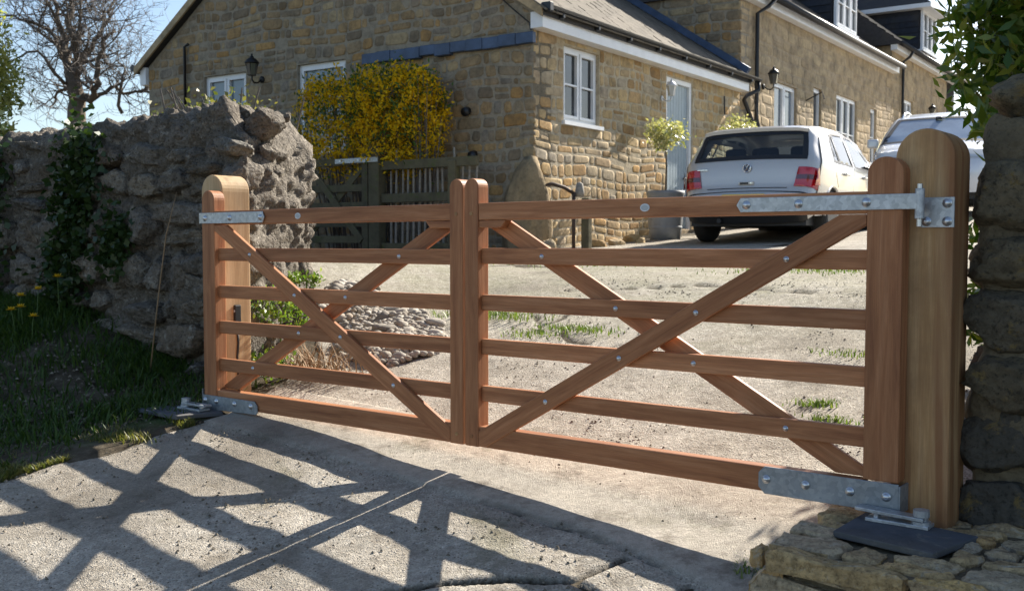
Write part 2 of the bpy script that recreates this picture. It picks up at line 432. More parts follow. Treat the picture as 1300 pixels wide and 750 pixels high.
Z += np.where(sill, .012 - .006 * vfbm(WW * 7, UU * 7, 12, 3), 0)
gj = np.clip(1 - dj / .02, 0, 1) * (WW > .3) * (.4 + vnoise(WW * 6, UU * 6, 51)); Z -= .018 * np.clip(gj, 0, 1); dirt = np.maximum(dirt, np.clip(gj, 0, 1))
patch = np.clip(vfbm(WW * 1.7, UU * 1.7, 61, 4) * 2.6 - .55, 0, 1)
dirt = np.maximum(dirt, .35 * patch)
Z[:, 0] -= .03; Z[:, -1] -= .1
V = np.stack([X, Y, Z], -1).reshape(-1, 3); q = np.arange(nq - 1); rows = np.arange(len(us) - 1)[:, None] * nq
F = np.stack([rows + q, rows + q + 1, rows + q + 1 + nq, rows + q + nq], -1).reshape(-1, 4)
m = Mat('worn_concrete'); P = m.pos()
at = m.n('ShaderNodeAttribute', out=2, attribute_name='dirt'); si = m.n('ShaderNodeAttribute', out=2, attribute_name='sill')
v1 = m.voro(P, 85); vc = m.voro(P, 85, out=1); v2 = m.voro(P, 210); n1 = m.noise(P, 28, 7, .7); n2 = m.noise(P, 2.2, 6, .65); n3 = m.noise(P, 140, 4, .7)
c = m.ramp(n2, [(.3, (.37, .325, .262)), (.5, (.46, .415, .345)), (.7, (.55, .505, .43))])
agg = m.ramp(m.n('ShaderNodeSeparateColor', {0: vc}), [(0, (.12, .10, .085)), (.3, (.24, .20, .16)), (.6, (.36, .33, .29)), (.85, (.50, .47, .42)), (1, (.62, .60, .56))])
expo = m.math('MULTIPLY', m.ramp(v1, [(.25, 1), (.5, 0)]), m.ramp(m.math('SUBTRACT', n1, m.math('MULTIPLY', si, .22)), [(.40, 0), (.55, .85)]))
c = m.mix(expo, c, agg)
c = m.mix(1, c, m.ramp(n1, [(.3, .62), (.65, 1.2)]), 'MULTIPLY')
c = m.mix(1, c, m.ramp(n3, [(.3, .66), (.7, 1.25)]), 'MULTIPLY')
c = m.mix(m.math('MULTIPLY', si, .6), c, m.mix(1, (.50, .445, .37), m.ramp(n1, [(.3, .85), (.7, 1.1)]), 'MULTIPLY'))
c = m.mix(m.ramp(m.noise(P, 5.5, 7, .75), [(.52, 0), (.66, .65)]), c, (.15, .125, .095))
c = m.mix(m.ramp(m.noise(P, 1.3, 7, .72, .4), [(.57, 0), (.66, .4)]), c, (.13, .13, .065))
c = m.mix(m.ramp(m.noise(m.map(P, (1, 1, 1)), .55, 6, .7, .6), [(.48, 0), (.62, .5)]), c, (.24, .205, .16))
c = m.mix(m.ramp(m.noise(P, 260, 2, .5), [(.66, 0), (.72, .7)]), c, (.07, .06, .05))
mo = m.n('ShaderNodeAttribute', out=2, attribute_name='mossy')
c = m.mix(m.math('MULTIPLY', mo, m.ramp(m.noise(P, 3.2, 7, .7), [(.34, .15), (.62, .85)])), c, m.mix(m.ramp(n1, [(.35, 0), (.6, 1)]), (.19, .18, .105), (.40, .375, .29)))
c = m.mix(at, c, (.055, .043, .028))
h = m.math('ADD', m.math('MULTIPLY', m.ramp(v1, [(0, 1), (.55, 0)]), m.math('MULTIPLY', expo, .9)), m.math('MULTIPLY', n1, .9))
h = m.math('ADD', h, m.math('MULTIPLY', m.ramp(v2, [(0, 1), (.6, 0)]), .35))
MAT_CONC = m.set(color=c, rough=.93, spec=.2, normal=m.bump(h, .9, .011))
me = np_mesh('driveway', V, F, MAT_CONC, True)
mossy = np.clip((UU - 5.2) / 1.2, 0, 1) * np.clip((10.5 - UU) / 2, 0, 1) * np.clip((1.6 - WW) / 1.6, .25, 1)
for nm, ar in (('dirt', dirt), ('sill', sill.astype(float)), ('mossy', mossy)):
    me.attributes.new(nm, 'FLOAT', 'POINT').data.foreach_set('value', ar.astype(np.float32).ravel())
dv = link('driveway', me); dv['kind'] = 'structure'
def drive_z(w, u): return gwu(w, u) + .016
# ------------------------------------------------------------------ materials of the gate
M_GATE = m_wood('red_hardwood', (.265, .098, .041), (.40, .166, .070), (.51, .240, .116), ring=(2.2, 60, 34))
M_POST = m_wood('green_oak', (.27, .135, .052), (.47, .275, .122), (.60, .40, .21), ring=(1.3, 22, 15), rough=.7, knots=1, grey=(.32, .18, .085), streak=(.25, .10, .04))
M_POST2 = m_wood('pale_oak', (.40, .25, .12), (.54, .37, .20), (.62, .46, .28), ring=(1.3, 20, 15), rough=.7, knots=1)
def m_galv(name, a, b, rough=.42):
    m = Mat(name); P = m.pos(); v = m.voro(P, 70, out=1); n = m.noise(P, 9, 5, .7)
    c = m.mix(m.n('ShaderNodeSeparateColor', {0: v}), a, b); c = m.mix(1, c, m.ramp(n, [(.3, .75), (.7, 1.12)]), 'MULTIPLY')
    c = m.mix(m.ramp(m.noise(P, 21, 6, .8), [(.62, 0), (.72, .35)]), c, (.30, .24, .17))
    return m.set(color=c, metal=.7, rough=m.ramp(n, [(.3, rough - .08), (.7, rough + .15)]), normal=m.bump(n, .15, .002))
M_GALV = m_galv('galvanised_steel', (.42, .44, .46), (.60, .62, .64)); M_GALV2 = m_galv('dull_galvanised_steel', (.26, .29, .32), (.36, .39, .42), .5)
M_BOLT = m_flat('bolt_zinc', (.62, .63, .65), .3, .85)
M_BLACK = m_flat('black_plastic', (.012, .012, .014), .4)
M_SLATE = m_stone('slate', [(.075, .082, .095), (.10, .108, .125)], 9, .5, .008, lich=(.20, .185, .16), vary=.4, dirt=(.15, .13, .10))
M_BADGE = m_flat('badge_white', (.72, .73, .74), .35)
M_BADGE2 = m_flat('badge_grey', (.45, .47, .48), .35)
UP = (0, -PI / 2, 0)

def board(name, L, w, t, mat, parent, loc, ang=0, bev=.004):
    """board along its own x from 0 to L, width along z (centred), thickness along y from 0"""
    return MB().box(0, L, 0, t, -w / 2, w / 2).obj(name, mat, parent, loc, (0, -ang, 0), bev=bev)
def stile(name, w, t, h, mat, parent, x0, y0, z0=0, head=None, bev=.004):
    """upright with a rounded head: board x = up, board z = -gate x"""
    r = head or w / 2; o = [(0, -w / 2)]; o = [(0, w / 2), (0, -w / 2)]
    for k in range(13):
        a = -PI / 2 + PI * k / 12; o.append((h - r + r * math.cos(a), w / 2 * math.sin(a)))
    return MB().prism([(x, z) for x, z in o], 0, t).obj(name, mat, parent, (x0 + w / 2, y0, z0), UP, bev=bev)
def brace(name, p, q, w, t, y0, mat, parent, lims):
    """sloping board from p to q cut off by the stiles and rails"""
    P = Vector(p); Q = Vector(q); d = (Q - P); L = d.length; a = math.atan2(d.y, d.x); d /= L; nn = Vector((-d.y, d.x))
    pl = [P - d * .3 - nn * w / 2, Q + d * .3 - nn * w / 2, Q + d * .3 + nn * w / 2, P - d * .3 + nn * w / 2]
    pl = [(v.x, v.y) for v in pl]
    for l in lims: pl = clip(pl, *l)
    loc = [((x - p[0]) * d.x + (z - p[1]) * d.y, (x - p[0]) * nn.x + (z - p[1]) * nn.y) for x, z in pl]
    return MB().prism(loc, 0, t).obj(name, mat, parent, (p[0], y0, p[1]), (0, -a, 0), bev=.0035)
BOLT_ME = None
def bolt(parent, x, y, z, r=.011, name='bolt'):
    global BOLT_ME
    if BOLT_ME is None:
        BOLT_ME = mesh('bolt', *(lambda b: (b.v, b.f))(MB().lathe([(1.3, 0), (1.3, .18), (1, .2), (.92, .55), (.6, .85), (.2, .95)], 10, axis='-y')), M_BOLT, True)
    return link(name, BOLT_ME, parent, (x, y, z), (0, 0, 0), (r, r, r))

RAILS = [.842, .636, .440, .231]
def make_leaf(sg, hw, label):
    """sg = +1: hinged on the right; coordinates run from the middle of the gateway (x = 0) towards the hinge"""
    W2 = 1.92; t = thing('wooden_gate', label, 'gate', wu(sg * W2, UN0) + Vector((0, 0, GZ)), -YAW, 'pair of wooden driveway gates')
    X = lambda w: sg * (w - W2)                                        # gate x measured from the hinge side
    def span(a, b): return min(X(a), X(b)), abs(b - a)
    HX = W2 - hw
    a, L = span(.0065, .083); stile('meeting_stile', L, .074, 1.19, M_GATE, t, a, 0, 0.0)
    hz = .098 if sg > 0 else .055
    a, L = span(HX, W2); hs = stile('hanging_stile', L, .074, 1.195 - hz, M_GATE, t, a, 0, hz, head=.055)
    a, L = span(.083, HX)
    tr = board('top_rail', L, .075, .058, M_GATE, t, (a, .004, 1.043))
    for z in RAILS: board('rail', L, .07, .028, M_GATE, t, (a, .0245, z + (.006 if sg > 0 else 0)))
    board('bottom_rail', L, .092, .058, M_GATE, t, (a, .004, .047), bev=.006)
    lo, hi = X(.083), X(HX); xl, xh = min(lo, hi), max(lo, hi)
    lim = [(-1, 0, -(xl + .001)), (1, 0, xh - .001)]
    brace('front_brace', (X(.10), .035), (X(1.80), 1.012), .078, .022, -.0005, M_GATE, t, lim + [(0, 1, 1.003), (0, -1, -.004)])
    brace('back_brace', (X(.14), 1.0), (X(1.80), .075), .078, .022, .0545, M_GATE, t, lim + [(0, 1, 1.003), (0, -1, -.095)])
    a, L = span(.084, .235)                                            # short block under the top rail
    o = [(a, 1.0035), (a, .972), (a + L, .972), (a + L, 1.0035)]
    k = 3 if sg > 0 else 0
    o[2 if sg > 0 else 1] = (o[2 if sg > 0 else 1][0] - sg * .028, .972)
    MB().prism(o, .006, .05).obj('block', M_GATE, t, bev=.003)
    # bolts where braces cross rails
    for z in RAILS:
        zz = z + (.006 if sg > 0 else 0)
        w1 = .10 + (zz - .035) / (1.012 - .035) * 1.70; w2 = .14 + (1.0 - zz) / (1.0 - .075) * 1.66
        bolt(t, X(w1), -.0005, zz, .0085); bolt(t, X(w2), .0245, zz, .0085)
    for z in (.045, 1.035):                                            # wooden pegs of the tenons
        for q in (.044,):
            MB().lathe([(.009, 0), (.009, .0025)], 10, (X(q), .0, z), '-y').obj('peg', M_POST, t)
    if sg > 0:
        for w, z in ((1.755, .972), (1.665, .972 - .045)): pass
    # top hinge strap
    e = W2 + (.052 if sg > 0 else .012); pt = 1.322 if sg > 0 else 1.372
    zt, zb = (1.069, 1.017) if sg > 0 else (1.071, 1.012)
    o = [(X(pt + .016), zb), (X(e), zb), (X(e), zt), (X(pt + .016), zt), (X(pt), (zt + zb) / 2)]
    if sg < 0: o = [(X(pt + .016), zb), (X(pt), (zt + zb) / 2), (X(pt + .016), zt), (X(e), zt), (X(e), zb)]
    st = MB().prism(o, -.0075, -.0005).obj('hinge_strap', M_GALV, t, bev=.0015)
    for w in ((1.362, 1.56, 1.80) if sg > 0 else (1.402, 1.66, 1.88)): bolt(st, X(w), -.0075, (zt + zb) / 2, .0125)
    if sg > 0:
        MB().lathe([(.0155, .985), (.0155, 1.085)], 14, (X(W2 + .052), .006, 0)).obj('hinge_barrel', M_GALV, st, smooth=False, bev=.002)
        MB().lathe([(.009, .96), (.009, 1.1)], 10, (X(W2 + .052), .006, 0)).obj('hinge_pin', M_BOLT, st)
    else:
        MB().box(X(e) - .006, X(e) - .0005, -.006, .085, zb, zt).obj('hinge_return', M_GALV, st, bev=.001)
    # bottom shoe
    if sg > 0: o = [(X(1.445), -.004), (X(1.925), -.004), (X(1.925), .096), (X(1.445), .096), (X(1.421), .072), (X(1.421), .020)]
    else: o = [(X(1.932), -.048), (X(1.932), .053), (X(1.475), .053), (X(1.45), .030), (X(1.45), -.02), (X(1.47), -.02)][::1]
    if sg < 0: o = [(x, z) for x, z in ((X(1.932), -.022), (X(1.46), -.012), (X(1.448), .0), (X(1.448), .035), (X(1.472), .058), (X(1.932), .058))]
    sh = MB().prism(o, -.0075, -.0005).obj('bottom_shoe', M_GALV2, t, bev=.0015)
    e2 = X(1.925); MB().box(min(e2, e2 + sg * .006), max(e2, e2 + sg * .006), -.0075, .085, -.004, .09).obj('shoe_return', M_GALV2, sh, bev=.001)
    for w in ((1.452, 1.60, 1.76, 1.885) if sg > 0 else (1.50, 1.64, 1.80, 1.90)): bolt(sh, X(w), -.0075, (.05 if sg > 0 else .03), .0125)
    # small oval maker's plate on the top rail
    w = .93 if sg > 0 else 1.115
    v = [(X(w) + .021 * math.cos(q * PI / 8), .0005, 1.043 + .0155 * math.sin(q * PI / 8)) for q in range(16)]
    bd = MB().prism([(p[0], p[2]) for p in v], .0005, .0035).obj('badge', M_BADGE, t)
    MB().prism([(X(w) + .0165 * math.cos(q * PI / 8), 1.043 + .011 * math.sin(q * PI / 8)) for q in range(16)], -.001, .0004).obj('badge_face', M_BADGE2, bd)
    return t
make_leaf(-1, .11, 'left leaf of the red hardwood five bar gate, hung beside the ruined wall')
make_leaf(1, .12, 'right leaf of the red hardwood five bar gate, with long pointed strap')

def make_post(x0, w, y0, d, zb, zt, label, mat_=M_POST):
    c = wu(x0 + w / 2, UN0 + y0 + d / 2)
    t = thing('gate_post', label, 'gate post', (c.x, c.y, GZ + zb), -YAW, 'round topped oak gate posts')
    h = zt - zb
    o = [(0, w / 2), (0, -w / 2)]
    for k in range(17):
        a = -PI / 2 + PI * k / 16; o.append((h - .095 + .095 * math.cos(a), w / 2 * math.sin(a)))
    MB().prism(o, -d / 2, d / 2).obj('post_shaft', mat_, t, (0, 0, 0), UP, bev=.006)
    return t
pl = make_post(-2.035, .188, .082, .19, -.16, 1.288, 'pale oak round topped post beside the ruined wall, with small black sensor', M_POST2)
b = MB().box(.0945, .112, -.03, .014, .575, .715).obj('sensor', M_BLACK, pl, bev=.006)
for z in (.68, .61):
    MB().lathe([(.008, 0), (.008, .003)], 10, (.103, -.028, z), '-y').obj('sensor_lens', M_BOLT, b)
MB().tube([(.097, -.005, .58), (.099, 0, .5), (.097, -.008, .42), (.098, 0, .3), (.097, .004, .1)], .007, 6).obj('cable', M_BLACK, pl, smooth=True)
pr = make_post(1.868, .192, .078, .19, -.075, 1.288, 'weathered oak round topped post by the stone pier, carrying the hinge plate')
hp = MB().box(.012 - .018, .012 + .088, -.1035, -.0955, 1.032, 1.132).obj('hinge_plate', M_GALV, pr, bev=.0015)
for x, z in ((.078, 1.112), (.078, 1.052), (.012, 1.052)): bolt(hp, x, -.1035, z, .0125)

def slab(name, pts, zc, th, label, sub=None):
    c = sum((Vector(p) for p in pts), Vector((0, 0))) / len(pts); p3 = wu(*c)
    t = thing(name, label, 'slate slab', (p3.x, p3.y, zc), -YAW)
    me = MB().add([(x - c.x, y - c.y, 0) for x, y in pts] + [(x - c.x, y - c.y, th) for x, y in pts],
                  [tuple(range(len(pts)))[::-1], tuple(range(len(pts), 2 * len(pts)))] + [(i, (i + 1) % len(pts), len(pts) + (i + 1) % len(pts), len(pts) + i) for i in range(len(pts))])
    me.obj('slab', M_SLATE, t, bev=.004)
    return t
slab('slate_slab', [(-2.20, 3.30), (-1.80, 3.28), (-1.72, 3.52), (-1.93, 3.60), (-2.12, 3.58)], .592, .022, 'dark slate slab on the ground under the left gate hinge')
slab('slate_slab', [(1.80, 3.28), (2.13, 3.22), (2.19, 3.50), (1.80, 3.58)], .588, .022, 'dark slate slab on the stone plinth under the right gate hinge')
def pivot(x, y, z, sg, label):
    p = wu(x, y); t = thing('pivot_bracket', label, 'bracket', (p.x, p.y, z), -YAW + (0 if sg > 0 else PI), 'galvanised bottom pivots of the gate')
    MB().box(-.13, .075, -.03, .04, 0, .012).obj('base_plate', M_GALV, t, bev=.002)
    MB().lathe([(.03, .012), (.03, .022), (.02, .023), (.02, .036), (.026, .037), (.026, .058), (.018, .06)], 14, (.045, 0, 0)).obj('pivot_pin', M_GALV, t)
    MB().box(-.17, .06, -.026, .026, .024, .036).obj('arm', M_GALV, t, (0, 0, 0), (0, .02, R(-4)), bev=.002)
    MB().lathe([(.013, .012), (.013, .026)], 6, (-.10, .0, .0)).obj('adjuster_nut', M_BOLT, t)
    return t
pivot(1.97, 3.49, .611, 1, 'bright galvanised pivot under the right gate, on the raised slate')
pivot(-1.94, 3.47, .615, -1, 'galvanised pivot under the left gate, on the ground level slate')
# ------------------------------------------------------------------ houses: local x along the front, y back into the house, z up from HZ
HZ = 1.36
HM = Matrix.Translation((HK.x, HK.y, HZ)) @ Matrix.Rotation(HROT, 4, 'Z')
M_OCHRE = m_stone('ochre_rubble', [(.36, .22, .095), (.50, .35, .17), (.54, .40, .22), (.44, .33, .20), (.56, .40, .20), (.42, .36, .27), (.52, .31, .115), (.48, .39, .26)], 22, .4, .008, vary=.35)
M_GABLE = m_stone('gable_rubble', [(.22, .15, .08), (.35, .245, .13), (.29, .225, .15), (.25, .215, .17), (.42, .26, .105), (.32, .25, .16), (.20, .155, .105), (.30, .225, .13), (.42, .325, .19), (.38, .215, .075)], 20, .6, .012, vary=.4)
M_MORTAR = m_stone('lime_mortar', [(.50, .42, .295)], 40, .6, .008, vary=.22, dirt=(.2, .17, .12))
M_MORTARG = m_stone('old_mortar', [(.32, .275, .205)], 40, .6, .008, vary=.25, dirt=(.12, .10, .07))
M_GREYST = m_stone('grey_brown_rubble', [(.40, .30, .18), (.48, .36, .21), (.44, .34, .22), (.52, .40, .24), (.38, .29, .18)], 18, .35, .008, vary=.3)
M_WHITE = m_flat('white_upvc', (.78, .79, .80), .35, grain=6, amt=.06)
M_DOOR = m_flat('grey_blue_paint', (.36, .43, .46), .5, grain=9, amt=.08)
M_LEAD = m_flat('blue_lead', (.055, .085, .15), .5, .2, grain=5, amt=.35, bump=.3)
M_GUT = m_flat('black_gutter', (.014, .015, .018), .4)
M_SLATEHUNG = m_stone('slate_hanging', [(.03, .034, .045), (.04, .045, .058)], 10, .3, .006)
M_TILE = m_stone('stone_tile', [(.115, .10, .08), (.155, .135, .105), (.135, .115, .09), (.175, .15, .12)], 14, .5, .008, vary=.3, lich=(.10, .09, .07))
M_DSLATE = m_stone('dark_slate', [(.045, .045, .048), (.07, .068, .068), (.058, .056, .058)], 14, .4, .006)
m = Mat('window_glass'); fr = m.n('ShaderNodeFresnel', {'IOR': 1.5})
M_GLASS = m.set(color=m.mix(m.ramp(m.noise(m.map(m.pos(), (1, 1, .4)), 2.2, 3), [(.4, 0), (.65, 1)]), (.012, .015, .018), (.06, .07, .075)), rough=.06, spec=.8)
M_GLASSP = m_flat('window_glass_painted_sky', (.16, .20, .23), .08, 0, .8, grain=2, amt=.2)  # bluish reflected sky painted into the pane colour
m = Mat('lantern_glass'); M_LGLASS = m.set(color=(.55, .56, .55), rough=.15, spec=.6)
M_LGLASS2 = m_flat('smoky_lantern_glass', (.10, .095, .085), .12, 0, .7)
M_IRON = m_flat('black_iron', (.012, .012, .013), .45, .3)

FF = lambda a, b, o: (a, -o, b)                     # front walls
FG = lambda x: (lambda a, b, o: (x - o, a, b))      # walls facing the camera-left end, at house x
def fbox(mb, fn, a0, a1, b0, b1, o0, o1):
    p = [fn(a, b, o) for o in (o0, o1) for b in (b0, b1) for a in (a0, a1)]
    return mb.add(p, [(0, 1, 3, 2), (4, 6, 7, 5), (0, 4, 5, 1), (2, 3, 7, 6), (0, 2, 6, 4), (1, 5, 7, 3)])
def window(parent, fn, a0, a1, b0, b1, cols, rows, glass=None, sill=True, rec=.06, bar=.022, fw=.05, name='window', openers=True, label=None):
    """white frame; a sash per column, bars across each; panes are pieces of their own"""
    mb = MB(); o0, o1 = -rec - .05, -rec + .01
    fbox(mb, fn, a0, a0 + fw, b0, b1, o0, o1); fbox(mb, fn, a1 - fw, a1, b0, b1, o0, o1)
    fbox(mb, fn, a0 + fw, a1 - fw, b0, b0 + fw, o0, o1); fbox(mb, fn, a0 + fw, a1 - fw, b1 - fw, b1, o0, o1)
    cw = (a1 - a0 - 2 * fw) / cols
    for c in range(1, cols): fbox(mb, fn, a0 + fw + c * cw - .02, a0 + fw + c * cw + .02, b0 + fw, b1 - fw, o0, o1 - .004)
    w = mb.obj(name, M_WHITE, parent)
    if label: w['label'] = label
    for c in range(cols):
        x0 = a0 + fw + c * cw + (.02 if c else 0); x1 = a0 + fw + (c + 1) * cw - (.02 if c < cols - 1 else 0); s = .035; sb = MB()
        y0, y1 = b0 + fw, b1 - fw
        fbox(sb, fn, x0, x0 + s, y0, y1, o0 + .01, o1 + .012); fbox(sb, fn, x1 - s, x1, y0, y1, o0 + .01, o1 + .012)
        fbox(sb, fn, x0 + s, x1 - s, y0, y0 + s, o0 + .01, o1 + .012); fbox(sb, fn, x0 + s, x1 - s, y1 - s, y1, o0 + .01, o1 + .012)
        ph = (y1 - y0 - 2 * s) / rows
        for r in range(1, rows): fbox(sb, fn, x0 + s, x1 - s, y0 + s + r * ph - bar / 2, y0 + s + r * ph + bar / 2, o0 + .02, o1 + .008)
        sb.obj('sash', M_WHITE, w)
        for r in range(rows):
            g = MB(); fbox(g, fn, x0 + s, x1 - s, y0 + s + r * ph + (bar / 2 if r else 0), y0 + s + (r + 1) * ph - (bar / 2 if r < rows - 1 else 0), o0 + .015, o0 + .03)
            g.obj('pane', glass or M_GLASS, w)
    if sill:
        g = MB(); fbox(g, fn, a0 - .05, a1 + .05, b0 - .05, b0 - .002, -.10, .05); g.obj('sill', M_WHITE, w)
    return w
def downpipe(parent, pts, r=.034, name='downpipe', brackets=True):
    o = MB().tube(pts, r, 10).obj(name, M_GUT, parent, smooth=True)
    return o
rng = random.Random(4)

# ---- cottage
ch = thing('stone_cottage', 'low ochre stone cottage with stone tiled roof, gable end facing the yard', 'house', (HK.x, HK.y, HZ), HROT)
def zl(z): return z - HZ
EV, AP, GS = zl(4.28), zl(6.66), 7.2
outl = [(0, -.5), (GS, -.5), (GS, EV), (GS / 2, AP), (0, EV)]
gw = [(3.01, 3.92, zl(2.75), zl(4.0)), (4.97, 5.89, zl(3.25), zl(4.01))]
rect = lambda h: [(h[0], h[2]), (h[1], h[2]), (h[1], h[3]), (h[0], h[3])]
F0 = FG(0)
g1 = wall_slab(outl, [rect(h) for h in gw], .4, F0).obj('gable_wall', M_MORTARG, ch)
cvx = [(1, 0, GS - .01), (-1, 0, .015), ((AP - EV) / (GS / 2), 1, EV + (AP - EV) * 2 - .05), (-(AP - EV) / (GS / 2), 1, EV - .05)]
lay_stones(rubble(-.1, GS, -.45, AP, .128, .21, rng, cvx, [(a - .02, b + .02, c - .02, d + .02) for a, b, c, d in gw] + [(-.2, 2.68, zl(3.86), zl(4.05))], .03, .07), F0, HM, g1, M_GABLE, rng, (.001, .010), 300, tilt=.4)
FL = 6.30
fwn = (.69, 1.57, zl(3.05), zl(3.98)); fdo = (3.55, 4.45, zl(1.74), zl(3.97))
w1 = wall_slab([(.4, -.5), (FL, -.5), (FL, EV), (.4, EV)], [rect(fwn), rect(fdo)], .4, FF).obj('front_wall', M_MORTAR, ch)
c1 = MB().box(.001, .4, .0, .4, -.5, EV).obj('corner_core', M_MORTAR, g1)
lay_stones(rubble(-.05, FL, -.45, EV, .13, .23, rng, [(1, 0, FL), (-1, 0, -.004), (0, 1, zl(4.06))], [(fwn[0] - .02, fwn[1] + .02, fwn[2] - .06, fwn[3] + .02), (fdo[0] - .02, fdo[1] + .02, fdo[2], fdo[3] + .02)], .03, .06),
           FF, HM, w1, M_OCHRE, rng, (.001, .006), 260, tilt=.12)
MB().box(.4, FL, 6.8, GS, -.5, EV).obj('back_wall', M_MORTARG, ch)
window(ch, F0, *gw[0], 1, 1, M_GLASSP, False); window(ch, F0, *gw[1], 2, 1, M_GLASSP, False)
window(ch, FF, *fwn, 2, 2)
d = MB(); fbox(d, FF, fdo[0], fdo[0] + .07, fdo[2], fdo[3], -.12, -.02); fbox(d, FF, fdo[1] - .07, fdo[1], fdo[2], fdo[3], -.12, -.02); fbox(d, FF, fdo[0] + .07, fdo[1] - .07, fdo[3] - .07, fdo[3], -.12, -.02)
dr = d.obj('door', M_WHITE, ch)
for k in range(8):
    x0 = fdo[0] + .07 + k * .095; q = MB(); fbox(q, FF, x0 + .003, x0 + .092, fdo[2] + .01, fdo[3] - .07, -.10, -.06); q.obj('door_board', M_DOOR, dr, bev=.004, seg=1)
q = MB(); fbox(q, FF, fdo[0] + .07, fdo[1] - .07, fdo[2], fdo[3] - .07, -.115, -.098); q.obj('door_back', M_DOOR, dr)
MB().tube([(fdo[1] - .16, .05, 1.15), (fdo[1] - .16, .02, 1.15), (fdo[1] - .26, .02, 1.15)], .012, 8).obj('handle', M_IRON, dr)
q = MB(); fbox(q, FF, fdo[0] - .05, fdo[1] + .05, fdo[2] - .12, fdo[2], -.3, .12); q.obj('doorstep', M_GREYST, ch, bev=.01)
# roof
PIT = (AP - EV) / (GS / 2); y0, zr = -.20, EV - .20 * PIT + .10
def roofpt(x, y, o): return (x, y, zr + (y - y0) * PIT + o)
mb = MB(); yr = GS / 2
P8 = [(x, y, z) for x in (-.10, FL) for y, z in ((y0, zr), (yr, zr + (yr - y0) * PIT), (GS + .2, zr), (GS + .2, zr - .07), (yr, zr + (yr - y0) * PIT - .07), (y0, zr - .07))]
mb.add(P8, [(0, 1, 2, 3, 4, 5)[::-1], (6, 7, 8, 9, 10, 11), (0, 6, 7, 1), (1, 7, 8, 2), (2, 8, 9, 3), (3, 9, 10, 4), (4, 10, 11, 5), (5, 11, 6, 0)])
rf = mb.obj('roof', M_DSLATE, ch)
rows_ = []; SL = math.sqrt(1 + PIT * PIT); tl_me = []
for k in range(6):
    b = MB(); w_, l_ = .235 + .012 * (k % 3), .36
    b.add([(-w_ / 2, 0, 0), (w_ / 2, 0, 0), (w_ / 2, l_, 0), (-w_ / 2, l_, 0), (-w_ / 2 + .004, .004, .02), (w_ / 2 - .006, 0, .018), (w_ / 2, l_, .012), (-w_ / 2, l_, .012)],
          [(0, 3, 2, 1), (4, 5, 6, 7), (0, 1, 5, 4), (1, 2, 6, 5), (2, 3, 7, 6), (3, 0, 4, 7)])
    tl_me.append(mesh('slate', b.v, b.f, M_TILE))
tiles = []
ang = math.atan(PIT); r_ = 0; yy = y0 - .05
while yy < yr - .05:
    x = -.14 + (.12 if r_ % 2 else 0)
    while x < FL - .1:
        tiles.append((x + .125, yy, rng)); x += .25
    yy += .19 / SL * 1.0; r_ += 1
tiles.sort(key=lambda t: t[0] + 1.3 * t[1]); rest = MB()
for i, (x, y, _) in enumerate(tiles):
    loc = roofpt(x, y, .012); rot = (ang + R(3.2) + rng.uniform(-.012, .012), rng.uniform(-.012, .012), rng.uniform(-.02, .02)); me = tl_me[rng.randrange(6)]
    if i < 300: link('slate', me, rf, loc, rot)
    else:
        from mathutils import Euler
        Mx = Matrix.Translation(loc) @ Euler(rot).to_matrix().to_4x4(); rest.add([Mx @ v.co for v in me.vertices], [tuple(p.vertices) for p in me.polygons])
o = rest.obj('small_slates', M_TILE, rf); o['kind'] = 'stuff'; o.name = 'slate_field'
# fascia, gutter, lead
fa = MB().box(-.06, FL, -.17, .0, zl(4.05), zl(4.24)).obj('fascia', M_WHITE, ch, bev=.004)
MB().box(.1, 1, -.176, -.1705, zl(4.10), zl(4.14)).obj('fascia_joint', M_WHITE, fa) if False else None
gut = MB(); pts = []
for k in range(9):
    a = PI + PI * k / 8; pts.append((math.cos(a) * .055, math.sin(a) * .05))
n = len(pts)
gut.add([(-.08, -.225 + p[0], zl(4.30) + p[1]) for p in pts] + [(FL + .33, -.225 + p[0], zl(4.29) + p[1]) for p in pts] + [(-.08, -.225 + p[0] * .85, zl(4.303) + p[1] * .8) for p in pts] + [(FL + .33, -.225 + p[0] * .85, zl(4.293) + p[1] * .8) for p in pts],
        [(i, i + 1, n + i + 1, n + i) for i in range(n - 1)] + [(2 * n + i + 1, 2 * n + i, 3 * n + i, 3 * n + i + 1) for i in range(n - 1)] + [(0, n, 3 * n, 2 * n), (n - 1, 3 * n - 1, 4 * n - 1, 2 * n - 1)] + [tuple(list(range(n)) + list(range(3 * n - 1, 2 * n - 1, -1)))])
gt = gut.obj('gutter', M_GUT, ch)
for k in range(8):
    x = .25 + k * .85; MB().box(x, x + .05, -.265, -.171, zl(4.19), zl(4.25)).obj('gutter_bracket', M_GUT, gt, bev=.01, seg=1)
MB().box(-.085, .0, -.29, -.16, zl(4.22), zl(4.33)).obj('gutter_end', M_GUT, gt, bev=.01, seg=1)
ld = MB()
for k in range(11):
    a0_ = -.04 + k * .245; j = .010 * math.sin(k * 2.3)
    fbox(ld, F0, a0_, a0_ + .2455, zl(3.885) + j - .012 * (k % 2), zl(4.015) + j * .4, 0, .075 + .01 * (k % 2))
ld.obj('lead_flashing', M_LEAD, ch, bev=.006, seg=1)
